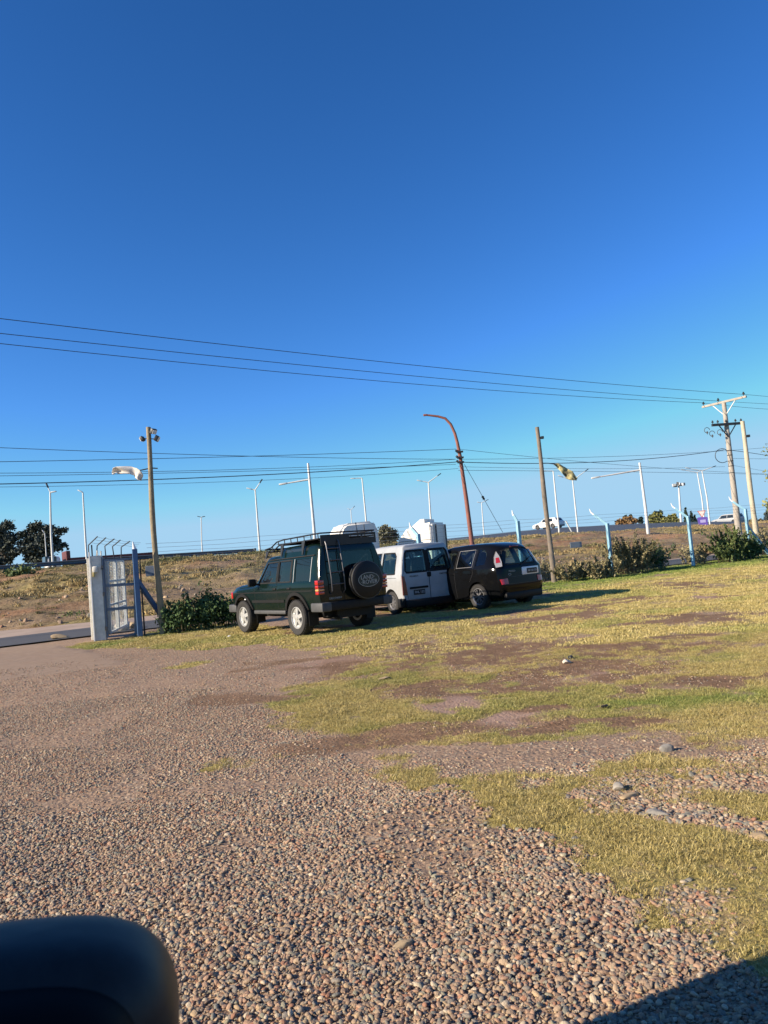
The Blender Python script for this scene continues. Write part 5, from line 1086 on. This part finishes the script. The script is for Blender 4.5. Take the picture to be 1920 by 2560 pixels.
# leaning little post and sign group
b = P(1433, 1332, 80); t = MB().tube([(0, 0, -.2), (-.65, 0, 1.3)], .07, 8).build('leaning_post', M['galv'], None, 50); t.location = b; tag(t, 'short white post leaning over beside the forked lamp post', 'post')
sp_ = P(1757, 1306, 92); s, c = to_sc(sp_.x, sp_.y); t = thing('road_sign', 'triangular give way sign above a purple poster at the crest', 'sign', (sp_.x, sp_.y, sp_.z-.45)); t.rotation_euler = (0, 0, R(-8)); t.scale = (.8, .8, .8)
MB().tube([(0, .05, -.6), (0, .05, 2.2)], .045, 8).build('post', M['galv'], t)
w_ = 1.0; mb = MB(); mb.prism([(-.62, 0, 2.35), (.62, 0, 2.35), (0, 0, 1.25)], (0, .04, 0)); mb.build('sign_border', M['red_sign'], t); MB().prism([(-.47, -.01, 2.26), (.47, -.01, 2.26), (0, -.01, 1.43)], (0, .01, 0)).build('sign_face', M['pink_white'], t)
mb = MB(); mb.prism([(-.75, -.02, 1.25), (-.55, -.02, 1.38), (.62, -.02, 1.36), (.78, -.02, 1.2), (.62, -.02, -.2), (-.55, -.02, -.2)], (0, .05, 0)); pp_ = mb.build('poster', M['purple'], t)
for z, h__ in ((.75, .45), (.05, .3)): MB().box((.05, -.03, z), (.8, .012, h__), None).build('poster_panel', mat('lilac', (.42, .38, .68), .6), pp_)
# guardrail along the crest (left)
s0, s1 = -40, 21.4; c_ = 52.6
gzr = lambda s: float(crest(s))
t = thing('guardrail', 'dark steel guardrail running along the top of the embankment', 'guardrail', FC(s0, c_, 0))
mb = MB(); prof = [(0, .34), (.05, .29), (0, .23), (0, .17), (.05, .11), (0, .06)]; vs = []; fs = []; ss = np.linspace(s0, s1, 60); o0 = FC(s0, c_, 0)
for s in ss:
    for (d, h) in prof: vs.append(FC(s, c_-d, gzr(s)+h+.02)-o0)
for i in range(len(ss)-1):
    for k in range(5): fs.append((i*6+k, i*6+k+1, i*6+k+7, i*6+k+6))
mb.add(vs, fs); rl = mb.build('rail', M['rail'], t); sm_ = rl.modifiers.new('s', 'SOLIDIFY'); sm_.thickness = .012
e = FC(s1, c_, gzr(s1)+.21)-o0; MB().lathe([(.02, -.17), (.12, -.17), (.12, .17), (.02, .17)], 12, 'z', e).build('end_cap', M['rail'], t)
for k in range(16):
    s = s1-1.2-k*3.8; MB().box(FC(s, c_+.1, gzr(s)-.05)-o0, (.08, .1, .75), Matrix.Rotation(R(32), 3, 'Z')).build('post', M['rail'], t)
# pale barrier right of the lorry cab
b0 = P(1112, 1354, 66); b1 = P(1166, 1349, 68); t = MB().beam((0, 0, 0), b1-b0, .3, .32).build('road_barrier', M['white_truck'], None); t.location = b0+Vector((0, 0, -.0)); tag(t, 'low cream road barrier on the crest right of the lorry cab', 'barrier')
# ------------------------------------------------------------------ yard fence: bent-top posts and wires
def fence_post(px, label, h=2.35, arm=(-.46, .18, .40), dark=False, mt='blue'):
    b = on_line(px, 21.05); t = thing('fence_post', label, 'fence post', b, R(32), 'blue bent top posts of the yard fence')
    MB().box((0, 0, h/2-.1), (.13, .11, h+.2), None, .015).build('post', M[mt], t)
    Q = Matrix.Rotation(-R(32), 3, 'Z'); a = Q@Vector(arm); MB().beam((0, 0, h-.06), Vector((0, 0, h))+a, .09, .09).build('bent_arm', M[mt], t)
    e = Vector((0, 0, h))+a; MB().tube([e-a*.1, e+a*.18+Vector((0, 0, .03)), e+a*.28+Vector((0, 0, .14))], [.045, .03, .01], 8).build('tip', M['white_paint'], t, 50); return b
fence_post(1050, 'blue fence post seen over the roof of the silver van', 2.2, (-.2, .12, .22))
fence_post(1300, 'blue fence post seen over the roof of the black car', 2.42, (-.12, .05, .22))
fence_post(1522, 'blue bent top fence post left of the big dry hedge', 2.1); fence_post(1724, 'blue bent top fence post between the two larger hedges', 2.15)
b4 = fence_post(1868, 'darker blue fence post with a slanting strut next to the pale pole', 2.3, mt='blue')
t = bpy.data.objects[[o.name for o in bpy.data.objects if o.name.startswith('fence_post')][-1]]
MB().beam((0, 0, 1.5), (1.35, -.1, .05), .12, .1).build('strut', M['blue'], t)
t = thing('wire_fence', 'thin wire mesh fence with barbed strands between the blue posts', 'fence', FC(2, 21, 0)); o0 = FC(2, 21, 0)
mb = MB()
for z in (.45, 1.0, 1.55, 2.05): mb.tube([FC(s, 21.12, z+.02*math.sin(s))-o0 for s in np.linspace(5.5, 50, 40)], .0035, 4)
for k, (dz, dc) in enumerate(((2.2, .08), (2.33, .16), (2.46, .24))): mb.tube([FC(s, 21.12+dc, dz+.02*math.sin(s*1.3+k))-o0 for s in np.linspace(5.5, 50, 40)], .004, 4)
mb.build('strand', M['fence_wire'], t)
mb = MB(); hgt = 1.95
for k in range(0, 560):
    s = 5.5+k*.08
    for d in (1, -1):
        a = FC(s, 21.12, .05)-o0; b = FC(s+d*hgt, 21.12, .05+hgt)-o0; u = Vector((UX, UY, 0))*.0022; mb.add([a-u, a+u, b+u, b-u], [(0, 1, 2, 3)])
mb.build('mesh', M['fence_wire'], t, recalc=False)
for px, py, Yd, ww, hh, lab in ((1440, 1362, 29.6, .46, .20, 'small grey rectangular plate on the fence wires at right'), (379, 1427, 21.3, .30, .26, 'small blue grey plate on the fence next to the gate')):
    q = P(px, py, Yd); t = thing('fence_plate', lab, 'plate', q, R(12)); MB().box((0, 0, 0), (ww, .012, hh), None).build('panel', M['grey_blue'], t); MB().box((0, .01, 0), (ww+.03, .010, hh+.03), None).build('frame', M['fence_wire'], t)
# ------------------------------------------------------------------ gate
gb = G(236, 1600); gb.z = 0
def at_fence(px, c=None, z=0): return on_line(px, (-UY*gb.x+UX*gb.y) if c is None else c, z)
fr_ = R(32)
pil = thing('gate_pillar', 'broad pale steel gate pillar sunlit on its left face', 'pillar', G(254, 1600), R(14))
hp = 2.22
MB().box((.0, .0, hp/2), (.27, .34, hp), None, .012).build('post', M['pillar'], pil)
MB().box((-.145, -.19, hp/2+.05), (.035, .05, hp+.1), None, .005).build('edge_strip', M['white_paint'], pil); MB().box((-.22, .24, hp/2-.02), (.10, .16, hp-.05), None, .01).build('rear_post', M['pillar'], pil)
MB().box((.16, -.1, hp/2), (.03, .12, hp-.1), None, .004).build('hinge_strip', M['grey_blue'], pil)
lk = MB().box((-.02, -.22, 1.86), (.13, .10, .17), None, .03).build('lock_box', M['pillar'], pil, 40); MB().box((-.06, -.235, 1.73), (.05, .07, .12), None, .01).build('padlock', M['brass'], lk, 40)
for z in (1.9, 1.2, .3): MB().box((.15, -.19, z), (.05, .04, .10)).build('hinge', M['grey_plastic'], pil)
for i, x in enumerate((-.10, .03, .12)): MB().tube([(x, .02, hp-.05), (x, .02, hp+[.30, .14, .12][i])], .018, 6).build('spike', M['pillar' if i else 'dark_metal'], pil)
def P2(px, py, Yd): return P(px, py, Yd)
gy = 20.15
leaf = thing('gate', 'tall blue grey pedestrian gate leaf with two crossbars beside the pillar', 'gate', P(262, 1598, gy)); o0 = leaf.location.copy()
def gp(px, py, Yd=None): return P(px, py, gy if Yd is None else Yd)-o0
yl, yr = 20.1, 20.55
TL, TR, BL, BR = P(258, 1401, yl)-o0, P(337, 1396, yr)-o0, P(268, 1592, yl)-o0, P(341, 1586, yr)-o0
mb = MB(); mb.beam(TL, BL, .06, .07); mb.beam(TR, BR, .06, .08)
for k in (0, .335, .645, 1.0): mb.beam(TL.lerp(BL, k), TR.lerp(BR, k), .05, .075 if 0 < k < 1 else .05)
mb.build('frame', M['grey_blue'], leaf)
mb = MB()
for k in range(1, 26): mb.tube([TL.lerp(TR, k/26), BL.lerp(BR, k/26)], .0022, 3, False)
for k in range(1, 50): mb.tube([TL.lerp(BL, k/50), TR.lerp(BR, k/50)], .0018, 3, False)
mb.build('wire_mesh', M['fence_wire'], leaf)
for k, (x0, x1, x2) in enumerate(((221, 221, 244), (241, 243, 265), (265, 262, 286), (286, 281, 301), (303, 303, 325))):
    yb = 1385+k*2.5; z_ = yl+.1*k; m_ = MB(); m_.tube([P(x0 if k else 222, yb+6, z_)-o0, P(x1, 1363+k*1.2, z_)-o0, P(x2, 1341+k*3.0, z_)-o0], .016, 6); m_.build('barb_arm', M['grey_plastic'], leaf)
mb = MB()
for f in (.3, .65, .95):
    prev = None
    for k, (x1, x2) in enumerate(((221, 244), (243, 265), (262, 286), (281, 301), (303, 325), (340, 352))):
        p = P(lerp(x1, x2, f), lerp(1363+k*1.2, 1341+k*3.0, f), yl+.1*k)-o0
        if prev is not None: mb.tube([prev, (prev+p)/2+Vector((0, 0, -.02)), p], .004, 3)
        prev = p
mb.build('barbed_wire', M['fence_wire'], leaf)
# second leaf folded open behind, white mesh panels
lf2 = thing('gate', 'white barred gate leaf folded open behind the blue grey one', 'gate', P(262, 1590, 20.4)); o0 = lf2.location.copy()
a0, a1 = P(264, 1404, 20.35), P(264, 1404, 20.35); TLb = P(266, 1402, 20.4)-o0; BLb = P(274, 1583, 20.4)-o0; TRb = P(306, 1402, 21.9)-o0; BRb = P(316, 1562, 21.9)-o0
mb = MB(); mb.beam(TLb, BLb, .09, .09); mb.beam(TRb, BRb, .08, .08); mb.beam(TLb.lerp(TRb, .5), BLb.lerp(BRb, .5), .08, .08)
for k in (0, .29, .35, .62, .70, 1): mb.beam(TLb.lerp(BLb, k), TRb.lerp(BRb, k), .05, .05)
mb.build('frame', M['mesh_white'], lf2)
mb = MB()
for k in range(1, 22): mb.tube([TLb.lerp(TRb, k/22), BLb.lerp(BRb, k/22)], .0045, 4, False)
for k in range(1, 44): mb.tube([TLb.lerp(BLb, k/44), TRb.lerp(BRb, k/44)], .0035, 4, False)
mb.build('wire_mesh', M['mesh_white'], lf2)
b = G(351, 1591); b.z = 0; tz = P(340, 1372, b.y).z; bp_ = thing('gate_post', 'deep blue gate post with white pointed tip and slanting brace', 'post', b, R(20))
MB().box((0, 0, tz/2), (.135, .135, tz), None, .015).build('post', M['blue_dark'], bp_); MB().tube([(0, 0, tz-.02), (-.03, 0, tz+.2)], [.06, .008], 8).build('tip', M['white_paint'], bp_, 50)
br = G(428, 1577); br.z = .02; p0 = Vector((0, 0, P(345, 1448, b.y).z)); p1 = Matrix.Rotation(-R(20), 3, 'Z')@(br-b); MB().beam(p0, p1, .09, .11).build('brace', M['blue_dark'], bp_)
MB().beam((.05, 0, tz-.22), (.32, 0, tz-.24), .03, .03).build('hook', M['dark_metal'], bp_)
b = G(362, 1588); b.z = 0; t = MB().tube([(0, 0, -.1), (.0, 0, P(352, 1398, b.y).z)], .022, 8).build('steel_rod', M['dark_metal'], None, 50); t.location = b; tag(t, 'thin dark steel rod standing just right of the blue gate post', 'rod')
# ------------------------------------------------------------------ vegetation
def leaves(centers, n, size, mt, name, parent, elong=1.6, up=0.0, seed=1, shell=.55):
    r = np.random.default_rng(seed); tot = sum(c[3]*c[4]*c[5] for c in centers); V = []; 
    for (cx, cy_, cz, a, b, c_) in centers:
        k = max(12, int(n*a*b*c_/tot)); d = r.normal(size=(k, 3)); d /= np.linalg.norm(d, axis=1)[:, None]; rad = (shell+(1.08-shell)*r.random(k))[:, None] if shell >= 0 else np.minimum(np.abs(r.normal(0, .62, k)), 1.5)[:, None]; lump = (.86+.28*np.sin(d[:, :1]*5+cx)*np.sin(d[:, 1:2]*4+cy_)*np.sin(d[:, 2:]*5+1))
        p = d*rad*lump*np.array([a, b, c_])+np.array([cx, cy_, cz])
        u = r.normal(size=(k, 3)); u[:, 2] += up; u /= np.linalg.norm(u, axis=1)[:, None]; w_ = r.normal(size=(k, 3)); w_ -= u*(u*w_).sum(1)[:, None]; w_ /= np.linalg.norm(w_, axis=1)[:, None]
        s = size*(.6+.8*r.random(k))[:, None]; u = u*s*elong/2; w_ = w_*s/2
        V.append(np.stack([p-u, p-u*.1-w_, p+u, p-u*.1+w_], 1))
    V = np.concatenate(V).reshape(-1, 3); m = len(V)//4; me = bpy.data.meshes.new(name); me.vertices.add(len(V)); me.vertices.foreach_set('co', V.ravel().astype(np.float32)); me.loops.add(m*4); me.loops.foreach_set('vertex_index', np.arange(m*4)); me.polygons.add(m); me.polygons.foreach_set('loop_start', np.arange(0, m*4, 4)); me.update(calc_edges=True); me.materials.append(mt)
    return link(name, me, parent)
def tree(name, label, base, crowns, n, size, lm, trunk_r, cat='tree', limbs=6, up=0, elong=1.6, seed=1, group=None, shell=.35):
    t = thing(name, label, cat, base, 0, group); r = random.Random(seed); top = max(c[2] for c in crowns)*.75
    mb = MB(); mb.tube([(0, 0, -.2), (trunk_r*.6, 0, top*.4), (0, 0, top)], [trunk_r, trunk_r*.8, trunk_r*.4], 9)
    for k in range(limbs):
        c = crowns[k % len(crowns)]; z0 = top*r.uniform(.3, .8); e = Vector(c[:3])+Vector((r.uniform(-.5, .5)*c[3], r.uniform(-.5, .5)*c[4], r.uniform(-.2, .6)*c[5])); m_ = Vector((0, 0, z0)).lerp(e, .5)+Vector((0, 0, .1*top)); mb.tube([(0, 0, z0), m_, e], [trunk_r*.45, trunk_r*.3, trunk_r*.08], 6)
    mb.build('trunk', M['bark'], t, 50); leaves(crowns, n, size, lm, 'crown', t, elong, up, seed, shell); return t
def crowns_px(lst, Yd, base, depth=.8):
    out = []
    for (px, py, r_) in lst:
        p = P(px, py, Yd); k = Yd/F; out.append((p.x-base.x, random.Random(int(px*7)).uniform(-.5, .5)*r_*k, p.z-base.z, r_*k, r_*k*depth, r_*k*.72))
    return out
Yt = 118; b = P(92, 1412, Yt); b.z = 1.2
tree('eucalyptus_tree', 'wide dark grey green tree at far left behind the lamp post', b, crowns_px([(58, 1335, 13), (75, 1325, 16), (92, 1316, 18), (108, 1325, 15), (128, 1322, 14), (148, 1328, 15), (163, 1326, 10), (85, 1345, 20), (105, 1348, 18), (62, 1358, 12), (140, 1350, 14), (160, 1362, 11), (170, 1372, 5), (88, 1372, 20), (70, 1385, 13), (112, 1378, 16), (145, 1372, 10), (92, 1396, 20), (50, 1342, 10), (75, 1350, 24), (120, 1345, 24), (100, 1370, 26), (60, 1375, 16), (140, 1368, 18), (118, 1392, 16), (70, 1398, 14)], Yt, b), 17000, .30, M['leaf_euc'], .45, limbs=12, seed=3, shell=-1)
b = P(5, 1418, Yt); b.z = 1.2
tree('eucalyptus_tree', 'dark tree cut off by the left edge of the view', b, crowns_px([(15, 1312, 16), (28, 1316, 10), (0, 1325, 18), (12, 1340, 12), (30, 1350, 12), (5, 1362, 16), (22, 1368, 14), (32, 1385, 13), (8, 1388, 16), (20, 1400, 14), (-18, 1350, 22), (-15, 1385, 20), (2, 1405, 16), (15, 1345, 24), (20, 1378, 22)], Yt, b), 12000, .30, M['leaf_euc'], .45, limbs=12, seed=4, shell=-1)
b = P(966, 1380, 72); b.z = 2.2
tree('bare_tree', 'round thinly leaved grey tree between the two trucks', b, crowns_px([(962, 1330, 19), (978, 1335, 17), (950, 1342, 14), (985, 1348, 12), (968, 1350, 18), (948, 1360, 12), (992, 1338, 7), (975, 1364, 14), (958, 1318, 8)], 72, b), 6500, .16, M['leaf_grey'], .22, limbs=26, seed=5, shell=-1)
def bushtree(lab, lst, Yd, n, sz, mt, gz=1.2, name='tree', seed=9, base=None, up=0):
    px = sum(l[0] for l in lst)/len(lst); b = P(px, 1330, Yd); b.z = gz; return tree(name, lab, b, crowns_px(lst, Yd, b), n, sz, mt, .25, limbs=5, seed=seed, up=up)
bushtree('russet autumn bushes left of the pale pickup', [(1550, 1305, 9), (1562, 1302, 10), (1576, 1299, 10), (1586, 1303, 8), (1568, 1310, 12), (1544, 1310, 6)], 150, 2200, .42, M['leaf_autumn'], name='autumn_tree')
bushtree('tall dark conifer tips behind the russet bushes', [(1563, 1292, 3), (1577, 1290, 3), (1603, 1296, 4), (1603, 1304, 5)], 170, 500, .5, M['leaf_cyp'], name='conifer_tree', seed=12)
bushtree('yellow green tree just right of the thick mast', [(1632, 1296, 12), (1645, 1290, 12), (1638, 1308, 14), (1655, 1300, 14), (1650, 1312, 12), (1625, 1308, 9)], 140, 3800, .42, M['leaf_yellow'], seed=13)
bushtree('green yellow bushy tree left of the dark cypresses', [(1668, 1303, 12), (1680, 1296, 11), (1690, 1305, 11), (1678, 1313, 12), (1696, 1314, 8), (1685, 1289, 5)], 136, 3400, .42, M['leaf_yellow'], seed=14)
bushtree('small dark green tree behind the yellow green tree', [(1641, 1284, 6), (1650, 1283, 5), (1634, 1289, 5)], 150, 500, .5, M['leaf_cyp'], seed=15)
for px, y0, w_, lab in ((1715, 1268, 6.5, 'tallest of the three dark cypresses'), (1729, 1276, 6.5, 'middle cypress of the three'), (1738, 1287, 5, 'lowest cypress of the three, nearest the triangular sign')):
    b = P(px+2, 1316, 130); b.z = 1.2; k = 130/F; n_ = 9; cr = []
    for i in range(n_):
        f = i/(n_-1); py = lerp(y0+3, 1318, f); p = P(px-1.5+f*3.5, py, 130); rr_ = (1.2+(w_-1.2)*min(1, f*1.5))*k; cr.append((p.x-b.x, 0, p.z-b.z, rr_, rr_, rr_*1.3))
    tree('cypress_tree', lab, b, cr, 1300, .28, M['leaf_cyp'], .18, limbs=3, seed=int(px), up=1.5, group='dark cypresses')
bushtree('low dark bushes behind the cypresses', [(1722, 1312, 8), (1738, 1312, 9), (1750, 1314, 7)], 128, 900, .4, M['leaf_cyp'], name='bush', seed=31)
bushtree('dark green tree at the right edge above the crest', [(1922, 1285, 12), (1930, 1270, 12), (1916, 1297, 6), (1935, 1300, 16)], 120, 1500, .35, M['leaf_euc'], seed=16)
bushtree('low bush on the crest between the pale pole and the right edge', [(1900, 1302, 5), (1908, 1303, 4), (1885, 1300, 6), (1878, 1304, 5)], 110, 500, .3, M['leaf_olive'], name='bush', seed=17)
# yellow leaves entering from the right edge high up
b = P(2010, 1380, 40); b.z = 0
tree('poplar_tree', 'yellow green tree whose leaf tips enter at the right edge', b, [tuple(P(1945+20*math.sin(k*2.1), 1080+k*22, 40)-b)+(.55, .5, .5) for k in range(10)]+[tuple(P(1985, 1060+k*30, 40)-b)+(.9, .9, .8) for k in range(10)], 3600, .11, M['leaf_yellow'], .14, limbs=8, seed=18)
def shrub(label, base_px, cl, n, size, mt, stems, hgt, spread, Yd=None, seed=1, name='shrub', group=None, sp_n=7):
    """leafy clumps plus springy upright stems carrying their own leaves"""
    b = G(*base_px); b.z = 0; t = thing(name, label, 'shrub', b, R(32), group); r = random.Random(seed); mb = MB(); cl2 = list(cl)
    for i in range(stems):
        a = r.uniform(0, 6.28); x0 = r.uniform(-1, 1)*spread*.8; y0 = r.uniform(-.3, .3); ln = r.uniform(.55, 1.1)*hgt*(1-.35*abs(x0)/spread); lx_ = r.gauss(0, .28)*hgt+.3*x0/spread*hgt; ly = r.gauss(0, .2)*hgt
        pts = [(x0, y0, 0), (x0+lx_*.4, y0+ly*.4, ln*.6), (x0+lx_, y0+ly, ln)]; mb.tube(pts, [.012, .009, .004], 4)
        for k in range(sp_n):
            f = .3+.7*k/sp_n; p = Vector(pts[1]).lerp(Vector(pts[2]), (f-.5)*2) if f > .5 else Vector(pts[0]).lerp(Vector(pts[1]), f*2); cl2.append((p.x, p.y, p.z, .07, .07, .09))
    mb.build('stem', M['stem'], t); leaves(cl2, int(n*1.15), size*.9, mt, 'foliage', t, 2.2, .9, seed, -1); return t
def blob(x0, x1, h, n, seed, d=.5):
    r = random.Random(seed); out = []
    for i in range(n):
        x = lerp(x0, x1, (i+.5)/n)+r.uniform(-.1, .1); e = 1-abs(2*(i+.5)/n-1)**2.5; hh = h*(.55+.45*e)*r.uniform(.8, 1.1); out.append((x, r.uniform(-.15, .15), hh*.5, (x1-x0)/n*1.1, d*r.uniform(.8, 1.1), hh*.52))
    return out
shrub('dense dark green shrub at the nose of the green wagon', (506, 1572), blob(-.95, 1.2, 1.0, 8, 1, .55), 15000, .052, M['leaf_dark'], 26, 1.05, 1.0, seed=21)
shrub('low dry shrub immediately behind the black car', (1352, 1455), blob(-.7, .4, .6, 5, 2, .3), 2300, .055, M['leaf_olive'], 24, .85, .7, seed=22)
shrub('low brownish shrub right of the grey wooden pole', (1436, 1452), blob(-.55, .65, .55, 5, 3, .3), 2300, .055, M['leaf_olive'], 30, .85, .85, seed=23)
shrub('dry spreading shrub at the foot of the left blue post', (1512, 1446), blob(-.6, .6, .5, 5, 4, .3), 2200, .05, M['leaf_olive'], 30, .9, .7, seed=24)
shrub('tallest hedge shrub with many dry upright twigs', (1580, 1434), blob(-.75, .8, 1.05, 6, 5, .5), 8500, .05, M['leaf_olive'], 80, 1.7, .9, seed=25, sp_n=9)
shrub('dark rounded shrub joined to the right of the tallest hedge shrub', (1638, 1425), blob(-.5, .55, 1.0, 5, 6, .45), 7000, .055, M['leaf_dark'], 34, 1.25, .7, seed=26)
shrub('small twiggy shrub at the foot of the second bent post', (1738, 1412), blob(-.4, .45, .45, 4, 7, .3), 1600, .055, M['leaf_olive'], 30, 1.05, .6, seed=27)
shrub('tall green shrub in front of the concrete utility pole', (1826, 1404), blob(-.6, .5, .95, 6, 8, .45), 6500, .06, M['leaf_mid'], 50, 1.6, .75, seed=28, sp_n=9)
shrub('dark green shrub between the strutted post and the pale pole', (1872, 1398), blob(-.7, .75, 1.0, 5, 9, .45), 5000, .06, M['leaf_dark'], 24, 1.2, .6, seed=29)
shrub('olive shrub cut off by the right edge', (1925, 1388), blob(-.6, 1.2, 1.3, 6, 10, .5), 5500, .065, M['leaf_olive'], 26, 1.5, .9, seed=30)
def emb_bush(label, px, py, Yd, r_, h, mt, seed, n=900, sz=.09):
    p = P(px, py, Yd); t = thing('bush', label, 'bush', (p.x, p.y, p.z), 0); rr = random.Random(seed); cl = [(rr.uniform(-.6, .6)*r_, rr.uniform(-.5, .5)*r_, h*.5*rr.uniform(.6, 1), r_*.5, r_*.5, h*.5) for _ in range(6)]
    MB().tube([(0, 0, -.2), (0, 0, h*.6)], [.04, .02], 5).build('trunk', M['stem'], t); leaves(cl, n, sz, mt, 'crown', t, 1.7, .5, seed, .1)
emb_bush('bright green bush on the slope left of the gate', 45, 1450, 42, 1.2, 1.0, M['leaf_mid'], 41)
emb_bush('grey green bush at the foot of the slope far left', 28, 1530, 33, .55, .5, M['leaf_euc'], 42, 500)
emb_bush('low green weeds beside the road left of the pillar', 190, 1545, 31, 1.6, .32, M['leaf_mid'], 43, 1300, .06)
emb_bush('olive bush on the slope between pillar and trees', 65, 1532, 34, .9, .5, M['leaf_olive'], 44, 700)
# ------------------------------------------------------------------ stones and small things
def rock(label, px, py, s, mt, seed, flat=.6, name='rock', cat='stone', z=0.0, asp=1.3):
    b = G(px, py); bm = bmesh.new(); bmesh.ops.create_icosphere(bm, subdivisions=3, radius=1); r = random.Random(seed); ax = [(Vector((r.gauss(0, 1), r.gauss(0, 1), r.gauss(0, 1))).normalized(), r.uniform(.45, .85)) for _ in range(9)]
    for v in bm.verts:
        d = v.co.normalized(); q = 1
        for a, h in ax:
            t_ = d.dot(a)
            if t_ > h: q = min(q, h/t_+.05)
        v.co = Vector((d.x*q*s*asp, d.y*q*s, d.z*q*s*flat))
    me = bpy.data.meshes.new('rock'); bm.to_mesh(me); bm.free(); smooth_mesh(me, 35); me.materials.append(mt); o = link(name, me); o.location = (b.x, b.y, z+s*flat*.5+float(undul(np.array(b.x), np.array(b.y)))); o.rotation_euler = (0, 0, r.uniform(0, 6)); return tag(o, label, cat)
rock('grey green stone standing alone on the bare dirt at right', 1667, 1873, .042, M['rock'], 1, .8)
rock('upper rounded grey stone of the pair in the near grass', 1549, 1976, .040, M['rock'], 2, .8); rock('flat pale stone below the rounded grey one', 1574, 1992, .040, M['rock_tan'], 3, .4, asp=1.8)
rock('pale stone on the dark mud patch', 1417, 1655, .048, M['rock_white'], 4, .8); rock('dark lump beside the pale stone on the mud', 1428, 1645, .04, M['ink'], 5, .9)
rock('dark stone at the edge of the green grass strip', 1514, 1764, .035, M['ink'], 6, .7)
rock('flat grey stone lying in the stony gap right of centre', 1640, 2035, .042, M['rock'], 7, .4, asp=1.7); rock('large tan pebble at the right among the stones', 1895, 2098, .034, M['rock_tan'], 8, .6)
rock('big flat pinkish stone half buried in the gravel', 1003, 2365, .034, M['rock_tan'], 9, .45, asp=1.6)
rock('white boulder behind the gate leaf', 311, 1576, .24, M['rock_white'], 10, .7, z=0); rock('second tan boulder behind the gate leaf', 330, 1571, .18, M['rock_tan'], 11, .7)
rock('yellowish block at the edge of the road left of the gate', 146, 1597, .20, M['rock_tan'], 12, .5, asp=1.6)
rock('scrap of white litter on the grass before the green wagon', 573, 1590, .05, M['white_paint'], 13, .4, name='litter', cat='litter')
rock('fallen brick piece at the rim of the mud left of centre', 962, 1700, .05, M['rock_tan'], 14, .5, asp=1.8)
